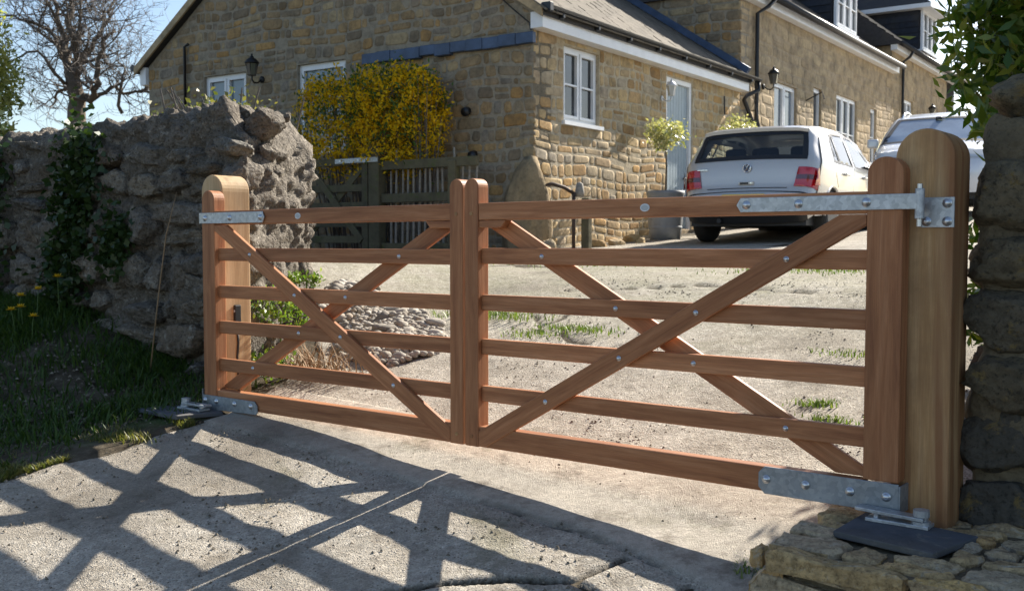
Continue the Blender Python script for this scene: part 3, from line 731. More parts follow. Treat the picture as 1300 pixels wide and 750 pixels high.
# verge boards
vb = MB()
for sgn in (0, 1):
    a0_, a1_ = (0 - .2, GS / 2) if sgn == 0 else (GS + .2, GS / 2)
    zA, zB = zr - .09, zr + (yr - y0) * PIT - .09
    vb.add([(-.13, a0_, zA), (-.13, a1_, zB), (-.13, a1_, zB + .12), (-.13, a0_, zA + .12), (-.10, a0_, zA), (-.10, a1_, zB), (-.10, a1_, zB + .12), (-.10, a0_, zA + .12)], [(0, 1, 2, 3), (4, 7, 6, 5), (0, 4, 5, 1), (1, 5, 6, 2), (2, 6, 7, 3), (3, 7, 4, 0)])
vb.obj('verge_board', M_GREYST, ch)
fb = MB(); fbox(fb, F0, GS, GS + .14, zl(4.0), zl(4.27), -1, .06); fb.obj('eaves_box', M_WHITE, ch, bev=.004)
fb = MB(); fb.tube([(.0, GS + .24, zl(4.27)), (-.12, GS + .24, zl(4.27))], .055, 10); fb.obj('back_gutter', M_GUT, ch)
MB().tube([(-.05, 6.27, zl(3.2)), (-.05, 6.27, zl(4.49)), (-.05, 6.18, zl(4.52))], .022, 8).obj('vent_pipe', M_GUT, ch, smooth=True)
MB().tube([(-.045, .95, zl(4.9)), (-.05, .45, zl(4.62)), (-.05, .42, zl(4.45)), (-.05, .22, zl(4.28)), (-.05, .02, zl(4.12)), (-.05, .0, zl(4.03))], .009, 6).obj('cable', M_GUT, ch)
for s_, z_ in ((.96, 3.16), (.86, 2.62)):
    MB().lathe([(.05, 0), (.055, .07), (.045, .075)], 10, (-.09, s_, zl(z_)), 'x').obj('waste_pipe', M_GUT, ch) if False else MB().tube([(0, s_, zl(z_)), (-.08, s_, zl(z_) - .02)], .055, 10).obj('waste_pipe', M_GUT, ch, smooth=True)
downpipe(ch, [(FL + .28, -.225, zl(4.25)), (FL + .28, -.225, zl(4.10)), (FL + .08, -.10, zl(4.0)), (FL + .06, -.06, zl(3.93)), (FL + .60, -.06, zl(3.47)), (FL + .62, -.06, zl(3.36))], .036)
MB().tube([(5.55, -.05, zl(3.9)), (5.55, -.06, zl(3.6))], .012, 6).obj('iron_hook', M_IRON, ch)

# ---- taller house beyond
h2 = thing('stone_house', 'taller long stone house with dormer, behind the parked silver hatchback', 'house', (HK.x, HK.y, HZ), HROT)
h2.location = HM @ Vector((FL + .002, 0, 0)); H2M = Matrix.Translation(h2.location) @ Matrix.Rotation(HROT, 4, 'Z')
L2 = 9.45; E2 = zl(5.78); A2 = E2 + 2.5; S2 = 6.6
X2 = lambda t: t - FL
ops = [(X2(7.92), X2(9.1), .4, zl(4.45), 2, 1), (X2(10.07), X2(10.55), .9, zl(4.6), 1, 2), (X2(11.52), X2(12.97), zl(3.1), zl(4.64), 3, 2), (X2(14.03), X2(14.5), zl(3.3), zl(4.61), 1, 2)]
wq = wall_slab([(.4, -.5), (L2, -.5), (L2, E2), (.4, E2)], [rect(o[:4]) for o in ops], .4, FF).obj('front_wall', M_GREYST, h2)
lay_stones(rubble(0, L2, -.3, E2, .17, .33, rng, [(1, 0, L2), (-1, 0, .002), (0, 1, E2 - .2)], [(o[0] - .02, o[1] + .02, o[2] - .06, o[3] + .02) for o in ops], .03, .06), FF, H2M, wq, M_GREYST, rng, (.001, .005), 240, tilt=.1)
for o in ops: window(h2, FF, *o[:4], o[4], o[5], M_GLASSP if o is ops[0] else None)
F20 = FG(0)
gq = wall_slab([(0, -.5), (S2, -.5), (S2, E2), (S2 / 2, A2), (0, E2)], [], .4, F20).obj('gable_wall', M_MORTARG, h2)
lay_stones(rubble(-.1, S2, zl(4.0), A2, .19, .33, rng, [(-1, 0, .01), ((A2 - E2) / (S2 / 2), 1, E2 + (A2 - E2) * 2 - .05), (-(A2 - E2) / (S2 / 2), 1, E2 - .05)], [], .03, .07), F20, H2M, gq, M_GABLE, rng, (.002, .014), 60)
MB().tube([(X2(9.62), 0, zl(4.28)), (X2(9.62), -.32, zl(4.42)), (X2(9.62), -.36, zl(4.28))], .012, 6).obj('iron_bracket', M_IRON, h2)
MB().box(.4, L2, S2 - .3, S2, -.5, E2).obj('back_wall', M_GREYST, h2)
def steproof(parent, x0, x1, ye, ze, yr, zr, yb, name='roof'):
    """courses of slates, each course a low step; back slope plain"""
    mb = MB(); n = 18
    for k in range(n):
        a, b = k / n, (k + 1) / n; ya, yb_ = ye + (yr - ye) * a, ye + (yr - ye) * b; za, zb_ = ze + (zr - ze) * a, ze + (zr - ze) * b
        mb.add([(x0, ya, za), (x1, ya, za), (x1, ya, za + .035), (x0, ya, za + .035), (x1, yb_, zb_ + .003), (x0, yb_, zb_ + .003)], [(0, 1, 2, 3), (3, 2, 4, 5)])
    mb.add([(x0, yr, zr), (x1, yr, zr), (x1, yb, ze), (x0, yb, ze), (x0, ye, ze), (x1, ye, ze)], [(0, 1, 2, 3), (0, 3, 4), (1, 5, 2), (4, 3, 2, 5)])
    return mb.obj(name, M_DSLATE, parent)
P2 = (A2 - E2) / (S2 / 2)
steproof(h2, -.08, L2 + .02, -.28, E2 + .12 - .28 * P2 + .06, S2 / 2, A2 + .18, S2 + .25)
MB().box(-.02, L2 + .1, -.16, 0, E2 - .17, E2 - .005).obj('fascia', M_WHITE, h2, bev=.004)
MB().tube([(-.02, -.27, E2 - .03), (L2 + .12, -.27, E2 - .03)], .055, 10).obj('gutter', M_GUT, h2, smooth=True)
MB().box(-.09, -.002, -.0, S2 / 2, 0, .11).obj('lead_flashing', M_LEAD, h2, (0, 0, 0)).hide_render = False
o = [q for q in h2.children if q.name.startswith('lead_flashing')][0]
o.rotation_euler = (math.atan(PIT), 0, 0); o.location = (0, -.15, zr - .15 * 0 + (.05) * PIT + .06); o.scale = (1, 1.14, 1)
downpipe(h2, [(.9, -.27, E2 - .06), (.75, -.2, E2 - .2), (.62, -.06, E2 - .32), (.62, -.06, zl(3.4)), (.62, -.06, .3)], .036)
def dormer(parent, x0, x1, yf, zb, zt, ridge, depth, cols, rows, hip=False):
    """slate-hung box on the roof with a white window in front"""
    dm = MB().box(x0, x1, yf + .08, yf + depth, zb - .6, zt).obj('dormer', M_SLATEHUNG, parent)
    q = MB()
    for k in range(int((zt - zb + .5) / .16)):                       # courses of hung slates on the cheek
        z = zb - .5 + k * .16; q.add([(x0 - .03, yf + .1, z), (x0 - .03, yf + depth, z), (x0 - .004, yf + depth, z + .16), (x0 - .004, yf + .1, z + .16), (x0 - .002, yf + .1, z), (x0 - .002, yf + depth, z)], [(0, 1, 2, 3), (0, 4, 5, 1)])
    q.obj('slate_hanging', M_SLATEHUNG, dm)
    window(dm.parent, lambda a, b, o: (a, yf - o, b), x0 + .04, x1 - .04, zb, zt - .02, cols, rows, None, True, 0, .02, .05, 'dormer_window')
    ov = .28; r = MB(); xm = (x0 + x1) / 2; ye, yb = yf - ov, yf + depth
    A = [(x0 - ov, ye, zt), (x1 + ov, ye, zt), (x1 + ov, yb, zt), (x0 - ov, yb, zt), (xm, ye + (xm - x0 + ov) * (.9 if hip else 0), zt + ridge), (xm, yb, zt + ridge)]
    r.add(A, [(0, 3, 5, 4), (1, 4, 5, 2), (0, 4, 1), (0, 1, 2, 3), (3, 2, 5)]); r.obj('dormer_roof', M_DSLATE, dm, (0, 0, .1))
    MB().box(x0 - ov, x1 + ov, ye, yb, zt - .02, zt + .095).obj('dormer_fascia', M_WHITE, dm)
dormer(h2, X2(12.17), X2(13.72), .25, zl(6.18), zl(7.7), .7, 2.4, 3, 3)
# ---- third range, slightly higher again
h3 = thing('stone_house', 'far end of the stone range, with a hipped slate hung dormer and black downpipe', 'house', (0, 0, 0), HROT)
h3.location = HM @ Vector((FL + L2 + .01, .0, 0)); L3 = 5.9; E3 = zl(6.32); A3 = E3 + 2.6; X3 = lambda t: t - FL - L2 - .01
H3M = Matrix.Translation(h3.location) @ Matrix.Rotation(HROT, 4, 'Z')
ops3 = [(X3(16.95), X3(17.85), zl(4.2), zl(5.15), 2, 1), (X3(20.2), X3(21.6), zl(4.1), zl(5.1), 3, 1)]
wq = wall_slab([(0, -.5), (L3, -.5), (L3, E3), (0, E3)], [rect(o[:4]) for o in ops3], .4, FF).obj('front_wall', M_GREYST, h3)
lay_stones(rubble(0, L3, 1.0, E3, .18, .36, rng, [(1, 0, L3), (-1, 0, 0), (0, 1, E3 - .2)], [(o[0] - .02, o[1] + .02, o[2] - .06, o[3] + .02) for o in ops3], .03, .06), FF, H3M, wq, M_GREYST, rng, (.001, .005), 0, tilt=.1)
for o in ops3: window(h3, FF, *o[:4], o[4], o[5])
wall_slab([(0, E2 - .6), (S2, E2 - .6), (S2, E3), (S2 / 2, A3), (0, E3)], [], .4, FG(0)).obj('gable_wall', M_GREYST, h3, (-.001, .01, 0))
MB().box(.4, L3, S2 - .3, S2, -.5, E3).obj('back_wall', M_GREYST, h3)
P3 = (A3 - E3) / (S2 / 2)
steproof(h3, -.15, L3 + 2.9, -.28, E3 + .12 - .28 * P3 + .06, S2 / 2, A3 + .18, S2 + .25)
MB().box(-.12, L3 + 2.8, -.16, 0, E3 - .17, E3 - .005).obj('fascia', M_WHITE, h3, bev=.004)
MB().tube([(-.12, -.27, E3 - .03), (L3 + 2.9, -.27, E3 - .03)], .055, 10).obj('gutter', M_GUT, h3, smooth=True)
downpipe(h3, [(.95, -.27, E3 - .06), (.92, -.2, E3 - .2), (.85, -.06, E3 - .32), (.85, -.06, zl(4.3)), (.85, -.06, .5)], .036)
dormer(h3, X3(19.95), X3(21.6), .3, zl(6.86), zl(7.95), .85, 2.6, 3, 2, True)
# dark boarded shed against the far end
sh = thing('wooden_shed', 'dark boarded outbuilding at the far end of the stone range', 'shed', HM @ Vector((21.75, .5, .6)), HROT)
bx_ = MB().box(0, 3.2, 0, 4, 0, 4.4).obj('shed_wall', M_SLATEHUNG, sh)
for k in range(14): MB().box(.02 + k * .228, .235 + k * .228, -.03, -.003, 0, 4.4).obj('board', M_SLATEHUNG, sh)
for k in range(10): MB().box(-.03, -.003, .02 + k * .228, .235 + k * .228, 0, 4.4).obj('board', M_SLATEHUNG, sh)
MB().add([(-.2, -.25, 4.35), (3.4, -.25, 4.35), (3.4, 4.2, 5.6), (-.2, 4.2, 5.6), (-.2, -.25, 4.45), (3.4, -.25, 4.45), (3.4, 4.2, 5.7), (-.2, 4.2, 5.7)], [(0, 3, 2, 1), (4, 5, 6, 7), (0, 1, 5, 4), (1, 2, 6, 5), (2, 3, 7, 6), (3, 0, 4, 7)]).obj('shed_roof', M_DSLATE, sh)

# ---- wall lanterns
def lantern(p, rz, mat, label, up=True):
    t = thing('wall_lantern', label, 'wall lamp', HM @ Vector(p), HROT + rz)      # local -y points away from the wall
    MB().lathe([(.05, 0), (.05, .015), (.03, .025)], 12, (0, 0, 0), '-y').obj('wall_plate', mat, t)
    MB().tube([(0, -.02, 0), (0, -.08, -.05), (0, -.15, -.06), (0, -.19, -.02), (0, -.19, .03)], .011, 8).obj('bracket', mat, t, smooth=True)
    c = (0, -.19, 0)
    gm = M_LGLASS if mat is not M_IRON else M_LGLASS2; lg = MB().lathe([(.045, .03), (.06, .045), (.085, .20), (.08, .205)], 6, c).obj('lantern_glass', gm, t)
    cg = MB()
    for k in range(6):
        a = 2 * PI * k / 6; cg.tube([(c[0] + .048 * math.cos(a), c[1] + .048 * math.sin(a), .03), (c[0] + .088 * math.cos(a), c[1] + .088 * math.sin(a), .205)], .006, 5)
    cg.obj('cage', mat, lg)
    MB().lathe([(.10, .20), (.105, .215), (.06, .27), (.03, .285), (.028, .30), (.012, .315), (.016, .33), (.004, .345)], 12, c).obj('cap', mat, t, smooth=True)
    k = .8 if mat is not M_IRON else 1.0; t.scale = (k, k, k); return t
M_WIRON = m_flat('white_iron', (.62, .64, .66), .4)
lantern((-.01, 4.62, zl(3.86)), -PI / 2, M_IRON, 'black lantern on the gable wall between the two white windows')
lantern((3.38, -.01, zl(3.62)), 0, M_WIRON, 'white lantern on the cottage front, just left of the pale door')
lantern((7.35, -.01, zl(4.27)), 0, M_IRON, 'black lantern on the taller house, right of the long black downpipe')
lantern((19.1, -.01, zl(4.9)), 0, M_IRON, 'dark lantern on the far stone house, beyond the open window')
# ------------------------------------------------------------------ rocks
M_RUIN = m_stone('weathered_ruin_stone', [(.165, .145, .118), (.23, .20, .165), (.12, .108, .094), (.28, .24, .185), (.19, .15, .11), (.20, .185, .16)], 26, 1.0, .03, lich=(.36, .34, .29), vary=.6, pit_shade=.8, dirt=(.06, .052, .04))
M_TUFA = m_stone('crusty_wall_core', [(.195, .17, .138), (.225, .195, .16)], 30, 1.0, .035, lich=(.40, .36, .30), vary=.6, pit_shade=.8, dirt=(.075, .06, .045))
M_PIER = m_stone('dark_pier_stone', [(.10, .08, .05), (.14, .11, .07), (.09, .08, .065), (.17, .135, .08)], 24, .9, .02, lich=(.22, .15, .05), vary=.55, pit_shade=.7, dirt=(.05, .045, .035))
M_PMORT = m_stone('pier_mortar', [(.17, .135, .085)], 30, .8, .015, vary=.4, pit_shade=.5, dirt=(.09, .075, .05))
M_PLINTH = m_stone('yellow_plinth_stone', [(.54, .34, .15), (.60, .42, .21), (.48, .34, .18), (.52, .41, .27), (.58, .38, .15), (.44, .38, .30)], 34, 1.0, .014, lich=(.50, .44, .34), vary=.7, pit_shade=.5, dirt=(.16, .11, .06))
M_PEB = m_stone('pale_cobble', [(.30, .265, .215), (.42, .375, .31), (.21, .185, .155), (.50, .46, .40), (.34, .27, .20)], 30, .4, .005, vary=.3, dirt=(.17, .15, .12))
def rock_mesh(name, seed, sub, mat, ang=.75, amp=.12, flat=1.0, face=None, pit=.0):
    rg = random.Random(seed); bm = bmesh.new(); bmesh.ops.create_icosphere(bm, subdivisions=sub, radius=1)
    pl = []
    for k in range(11):
        d = Vector((rg.gauss(0, 1), rg.gauss(0, 1), rg.gauss(0, 1) * flat)).normalized(); pl.append((d, rg.uniform(ang, ang + .2)))
    if face: pl += [(Vector((rg.gauss(0, .12), -1, rg.gauss(0, .12))).normalized(), face)]; pl += [(Vector((sx, rg.gauss(0, .15), rg.gauss(0, .2))).normalized(), .78) for sx in (-1, 1)] + [(Vector((rg.gauss(0, .2), 0, sx)).normalized(), .74) for sx in (-1, 1)]
    for v in bm.verts:
        p = v.co.copy()
        for d, h in pl:
            e = p.dot(d) - h
            if e > 0: p -= d * e * .88
        o = Vector((seed * 3.1, seed * 1.7, 0))
        p *= 1 + amp * fbm(p * 1.8 + o, 4) + amp * .35 * fbm(p * 6 + o, 3)
        if pit: p *= 1 - pit * max(0, .3 - abs(fbm(p * 5 + o, 3))) - pit * .6 * max(0, fbm(p * 13 + o, 2))
        v.co = p
    me = bpy.data.meshes.new(name); bm.to_mesh(me); bm.free(); me.materials.append(mat)
    me.polygons.foreach_set('use_smooth', [True] * len(me.polygons)); return me
def wall_core(name, parent, x0, x1, y0, y1, zb, ztop, mat, step, r=.14, amp=.06, seed=0, shear=0):
    """lump of old walling with rounded edges; ztop(x) is the height of the ruin along its length"""
    mb = MB(); done = {}
    def place(x, y, z):
        zt = ztop(x); q = Vector((x, y, zb + (zt - zb) * z))
        inn = Vector((min(max(q.x, x0 + r), x1 - r), min(max(q.y, y0 + r), y1 - r), min(q.z, zt - r))); d = q - inn
        nr = d.normalized() if d.length > 1e-6 else Vector((0, 0, 1)); base = inn + nr * (r if d.length > 1e-6 else 0)
        base = base + Vector((-shear * base.y, 0, 0)); s = Vector((seed * 7.7, 0, 0)); p = base + s
        k = amp * 1.1 * fbm(p * 2.1, 3) + amp * .8 * (abs(fbm(p * 5.5, 3)) - .25) + amp * .45 * fbm(p * 17, 3) - amp * .5 * max(0, fbm(p * 9, 3)) 
        return base + nr * k
    def face(f, na, nb):
        g = [[f(i / na, j / nb) for j in range(nb + 1)] for i in range(na + 1)]
        mb.add([p for rr in g for p in rr], [(i * (nb + 1) + j, (i + 1) * (nb + 1) + j, (i + 1) * (nb + 1) + j + 1, i * (nb + 1) + j + 1) for i in range(na) for j in range(nb)])
    H = max(ztop(x0), ztop(x1)) - zb; nx = int((x1 - x0) / step); ny = max(4, int((y1 - y0) / step)); nz = int(H / step)
    face(lambda a, b: place(x0 + (x1 - x0) * a, y0, b), nx, nz)
    face(lambda a, b: place(x1 - (x1 - x0) * a, y1, b), max(4, nx // 2), nz // 2)
    face(lambda a, b: place(x0 + (x1 - x0) * a, y0 + (y1 - y0) * b, 1), nx, ny)
    face(lambda a, b: place(x1, y0 + (y1 - y0) * a, b), ny, nz)
    face(lambda a, b: place(x0, y1 - (y1 - y0) * a, b), ny, nz)
    return mb.obj(name, mat, parent, smooth=True)

# ---- ruined wall left of the gate; local x runs along it (0 at its broken right end, negative to the left)
RWO = wu(-2.02, 3.92); rw = thing('ruined_wall', 'old ruined stone wall with crusty top left of the gate', 'stone wall', (RWO.x, RWO.y, .5), -YAW)
def rtop(x):
    pts = [(-9, 1.88), (-4.6, 1.88), (-3.0, 1.86), (-2.2, 1.85), (-1.45, 1.86), (-.8, 1.88), (-.5, 1.92), (-.22, 1.90), (-.12, 1.76), (0, 1.68), (1, 1.66)]
    return float(np.interp(x, [p[0] for p in pts], [p[1] for p in pts])) + .035 * fbm((x * 3.3, 1, 1), 3)
core = wall_core('wall_core', rw, -6.6, .02, 0, .95, -.35, rtop, M_TUFA, .025, .12, .072, 3, .5)
RK = [rock_mesh('boulder', 20 + k, 4, M_RUIN, .62, .12, 1, .55, .22) for k in range(9)]
rg = random.Random(11); nst = 0
cells = rubble(-5.9, -.02, -.1, 1.75, .23, .30, rg, [(1, 0, -.02)], [], .02, .10, .3)
cells.sort(key=lambda p: -max(q[0] for q in p))
for p in cells:
    xs = [q[0] for q in p]; zs = [q[1] for q in p]; cx, cz = sum(xs) / len(p), sum(zs) / len(p); w, h = max(xs) - min(xs), max(zs) - min(zs)
    if cz + h / 2 > rtop(cx) - .06: continue
    hi = max(0, cz - .8)
    if rg.random() < .08 + hi * .15: continue                       # higher up the mortar hides more of the stones
    y = .012 + .05 * rg.random() + .015 * hi
    link('boulder', RK[rg.randrange(9)], core, (cx, y, cz), (rg.uniform(-.25, .25), rg.uniform(-.15, .15) + (PI if rg.random() < .5 else 0) * 0, rg.uniform(-.25, .25)), (w * .555, .17 + .05 * rg.random(), h * .565))
TK = [rock_mesh('boulder', 160 + k, 4, M_TUFA, .66, .13, 1, None, .22) for k in range(6)]
for k in range(30):                                                  # broken end facing the drive
    y, z = rg.uniform(.08, .85), rg.uniform(-.2, 1.6); s = rg.uniform(.06, .14)
    link('boulder', TK[rg.randrange(6)], core, (-.05 - .5 * y + rg.uniform(-.03, .03), y, z), (rg.random() * 6, rg.random() * 6, rg.random() * 6), (s * rg.uniform(.8, 1.2), s, s * rg.uniform(.7, 1)))
for k in range(46):                                                  # loose lumps along the top
    x = -.05 - 5.6 * rg.random() ** 1.3; s = rg.uniform(.03, .11)
    link('boulder', TK[rg.randrange(6)], core, (x - .2, rg.uniform(.06, .85), rtop(x) - .02 + rg.uniform(-.05, .03)), (rg.random() * 6, rg.random() * 6, rg.random() * 6), (s * 1.2, s, s * .7))
for x, y, z, s in ((-.10, .30, 1.80, .20), (-.30, .22, 1.86, .17), (-.2, .45, 1.62, .15), (-.15, .28, 1.45, .17), (-.42, .1, 1.6, .19), (-.2, .5, 1.3, .15), (-.62, .12, 1.75, .17), (-.2, .02, 1.2, .2), (-1.0, .1, 1.8, .16)):
    link('boulder', TK[rg.randrange(6)], core, (x - .1, y, z - .03), (rg.uniform(-.4, .4), rg.uniform(-.3, .3), rg.random() * 6), (s * .85, s * .75, s * .5))
rk_p = [rock_mesh('boulder', 60 + k, 2, M_TUFA, .55, .22) for k in range(5)]

# ---- pier right of the gate
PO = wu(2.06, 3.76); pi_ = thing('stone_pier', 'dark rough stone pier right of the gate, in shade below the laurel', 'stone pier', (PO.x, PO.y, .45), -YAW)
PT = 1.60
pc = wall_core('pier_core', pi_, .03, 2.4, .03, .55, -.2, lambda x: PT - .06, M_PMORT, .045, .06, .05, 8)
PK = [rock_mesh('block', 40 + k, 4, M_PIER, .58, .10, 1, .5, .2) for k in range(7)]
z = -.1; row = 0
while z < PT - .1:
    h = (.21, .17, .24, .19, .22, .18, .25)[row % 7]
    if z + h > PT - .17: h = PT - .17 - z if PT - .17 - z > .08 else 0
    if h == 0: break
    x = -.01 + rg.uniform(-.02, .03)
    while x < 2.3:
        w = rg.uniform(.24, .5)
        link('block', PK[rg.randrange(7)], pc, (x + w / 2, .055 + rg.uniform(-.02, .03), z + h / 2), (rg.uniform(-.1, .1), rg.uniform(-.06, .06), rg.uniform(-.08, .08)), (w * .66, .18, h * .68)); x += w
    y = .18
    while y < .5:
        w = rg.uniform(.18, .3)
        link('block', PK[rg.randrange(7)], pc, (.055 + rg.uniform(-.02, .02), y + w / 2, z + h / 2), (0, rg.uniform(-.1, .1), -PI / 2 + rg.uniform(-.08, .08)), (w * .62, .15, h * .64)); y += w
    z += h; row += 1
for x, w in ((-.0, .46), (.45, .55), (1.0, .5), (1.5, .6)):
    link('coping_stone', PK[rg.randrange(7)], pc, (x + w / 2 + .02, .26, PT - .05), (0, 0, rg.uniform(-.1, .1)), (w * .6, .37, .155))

# ---- low stone plinth under the right gate post
QO = wu(1.69, 3.0); pq = thing('stone_plinth', 'low yellow rubble plinth under the right gate post', 'stone plinth', (QO.x, QO.y, .30), -YAW)
TZ = .294                                                            # top of the plinth, local (world .594)
def qtop(x, y): return TZ
MB().box(.03, 2.2, .03, 1.0, -.35, TZ - .018).obj('mortar_bed', M_PMORT, pq, bev=.02)
def fine_stone(p, proud, fn, parent, name='stone', mat=None):
    (cx, cy), v, f = stone_geo(p, proud, rg, .6)
    c = Vector(fn(cx, cy, 0)); me = mesh(name, [Vector(fn(cx + a, cy + b, o)) - c for a, b, o in v], f, mat or M_PLINTH, True)
    bm = bmesh.new(); bm.from_mesh(me); bmesh.ops.recalc_face_normals(bm, faces=bm.faces)
    bmesh.ops.subdivide_edges(bm, edges=bm.edges, cuts=3, use_grid_fill=True, smooth=.0)
    for q in bm.verts:
        w = q.co + c; q.co += q.normal * (.016 * fbm(w * 8 + Vector((7, 3, 1)), 4) + .007 * fbm(w * 34, 3))
    bm.to_mesh(me); bm.free(); me.polygons.foreach_set('use_smooth', [True] * len(me.polygons)); sharp(me, 34)
    return link(name, me, parent, c)
rg = random.Random(5)
for p in rubble(-.02, 2.1, -.34, TZ - .055, .125, .24, rg, [(0, 1, TZ - .052)], [], .016, .02, .12): fine_stone(p, .055, lambda a, b, o: (a, .035 - o, b), pq)
for p in rubble(-.02, .85, -.34, TZ - .055, .125, .21, rg, [(-1, 0, -.0), (1, 0, .8), (0, 1, TZ - .052)], [], .016, .02, .12): fine_stone(p, .055, lambda a, b, o: (.035 - o, a, b), pq)
for p in rubble(-.05, 2.1, -.04, .78, .15, .24, rg, [(-1, 0, .04), (0, -1, .03), (0, 1, .78)], [(.13, .48, .24, .54)], .016, .05, .15): fine_stone(p, .026, lambda a, b, o: (a, b, TZ - .026 + o), pq)

# ---- cobbles heaped beside the drive: larger ones singly, the small stones between them as one mass
CM = [rock_mesh('cobble', 80 + k, 2, M_PEB, .56, .22) for k in range(6)]
HP = [(-3.1, 5.75), (-2.6, 5.75), (-2.25, 5.55), (-1.55, 5.15), (-1.28, 4.82), (-1.38, 4.50), (-1.77, 4.46), (-2.02, 4.62), (-2.25, 4.95), (-2.9, 5.2)]
rg = random.Random(8); npb = 0; small = MB(); pm = rock_mesh('pebble', 99, 1, M_PEB, .8, .06)
sv = [v.co.copy() for v in pm.vertices]; sf = [tuple(p.vertices) for p in pm.polygons]
def heap(w, u):
    d = min(1, max(0, min(math.dist((w, u), q) for q in HP) / .5)); return drive_z(w, u) + .10 * d
spots = []
while len(spots) < 290:
    w, u = rg.uniform(-3.1, -1.25), rg.uniform(4.4, 5.8)
    if not inpoly((w, u), HP): continue
    r = rg.choice((.02, .026, .032, .04, .05, .064)) * rg.uniform(.85, 1.1)
    if all(math.dist((w, u), s[:2]) > (r + s[2]) * .72 for s in spots): spots.append((w, u, r))
    elif rg.random() < .02: spots.append((w, u, r))
for w, u, r in spots:
    p = wu(w, u); o = link('cobble', CM[rg.randrange(6)], None, (p.x, p.y, heap(w, u) + r * .25), (rg.uniform(-.4, .4), rg.uniform(-.4, .4), rg.random() * 6), (r * 1.25, r * .95, r * .72))
    tag(o, 'pale grey cobble in the heap behind the left gate leaf', 'cobble', 'cobbles heaped beside the drive')
k = 0
while k < 2200:
    w, u = rg.uniform(-3.2, -1.2), rg.uniform(4.3, 5.9)
    if not inpoly((w, u), HP): continue
    k += 1; r = rg.uniform(.015, .03); p = wu(w, u); c = Vector((p.x, p.y, heap(w, u) + rg.uniform(-.01, .015))); Mx = Matrix.Rotation(rg.random() * 6, 3, 'Z')
    small.add([c + Mx @ Vector((v.x * r * 1.3, v.y * r, v.z * r * .8)) for v in sv], sf)
o = small.obj('pebble_bed', M_PEB, smooth=True); o['kind'] = 'stuff'
# crumbs and chippings over the concrete and litter on the bank
M_CHIP = m_stone('chipping', [(.09, .075, .055), (.20, .17, .13), (.13, .11, .08), (.30, .26, .21)], 40, .3, .004)
chip = MB(); tet = [(0, 0, 1), (1, 0, -.3), (-.5, .87, -.3), (-.5, -.87, -.3)]; tf = [(0, 1, 2), (0, 2, 3), (0, 3, 1), (1, 3, 2)]
for k in range(8200):
    if k < 5600: w, u = rg.uniform(-2.0, 2.3), 1.9 + 5.5 * rg.random() ** 1.3
    else: w, u = -1.85 - 3.2 * rg.random() ** 1.4, rg.uniform(2.0, 3.6)
    if k < 5600 and fbm((w * 1.4, u * 1.4, 2), 3) < .02 and rg.random() < .8: continue
    if 3.0 < u < 3.8 and w > 1.55: continue
    r = rg.uniform(.003, .009) * (1 if k < 5600 else 1.6); p = wu(w, u); z0 = (drive_z(w, u) if w > -1.85 else gwu(w, u) + .01); Mx = Matrix.Rotation(rg.random() * 6, 3, 'Z')
    chip.add([Mx @ Vector((v[0] * r * 1.3, v[1] * r, v[2] * r * .8)) + Vector((p.x, p.y, z0 + r * .3)) for v in tet], tf)
o = chip.obj('stone_chippings', M_CHIP); o['kind'] = 'stuff'
# ------------------------------------------------------------------ foliage
NR = np.random.default_rng(3)
def m_leaf(name, cols, trans=.35, rough=.45, spec=.4):
    m = Mat(name); r = m.math('FRACT', m.math('ADD', m.isl(), m.math('MULTIPLY', m.rnd(), .37)), 0)
    c = m.ramp(r, [(i / max(1, len(cols) - 1), k) for i, k in enumerate(cols)])
    m.set(color=c, rough=rough, spec=spec)
    tr = m.n('ShaderNodeBsdfTranslucent', {'Color': m.mix(1, c, (1.5, 1.6, .7), 'MULTIPLY')}); mx = m.t.nodes.new('ShaderNodeMixShader')
    mx.inputs[0].default_value = trans; m.t.links.new(m.b.outputs[0], mx.inputs[1]); m.t.links.new(tr, mx.inputs[2]); m.t.links.new(mx.outputs[0], m.out.inputs[0])
    return m.m
def leaf_mesh(name, C, size, mat, asp=.42, up=.3, fold=.25, out=None, bias=None):
    """folded leaf-shaped quads at points C (n,3)"""
    n = len(C); d = NR.normal(size=(n, 3)); d[:, 2] += up
    if out is not None: d += out * 1.1
    if bias is not None: d += np.array(bias)
    d /= np.linalg.norm(d, axis=1)[:, None]; q = NR.normal(size=(n, 3)); s = np.cross(d, q); s /= np.linalg.norm(s, axis=1)[:, None] + 1e-9; nn = np.cross(s, d)
    L = size * NR.uniform(.6, 1.25, n)[:, None]
    V = np.stack([C, C + d * L * .45 + s * L * asp / 2 + nn * L * fold * asp, C + d * L, C + d * L * .45 - s * L * asp / 2 + nn * L * fold * asp], 1).reshape(-1, 3)
    F = np.arange(n * 4).reshape(-1, 4)
    return np_mesh(name, V, F, mat)
def clumps(n, per, fn, sig):
    c = np.array([fn() for _ in range(n)]); p = np.repeat(c, per, 0) + NR.normal(size=(n * per, 3)) * sig
    return p, np.repeat(c, per, 0)
def in_ell(c, r, shell=.0):
    while True:
        v = NR.uniform(-1, 1, 3); k = np.linalg.norm(v)
        if shell < k < 1: return np.array(c) + v * np.array(r)
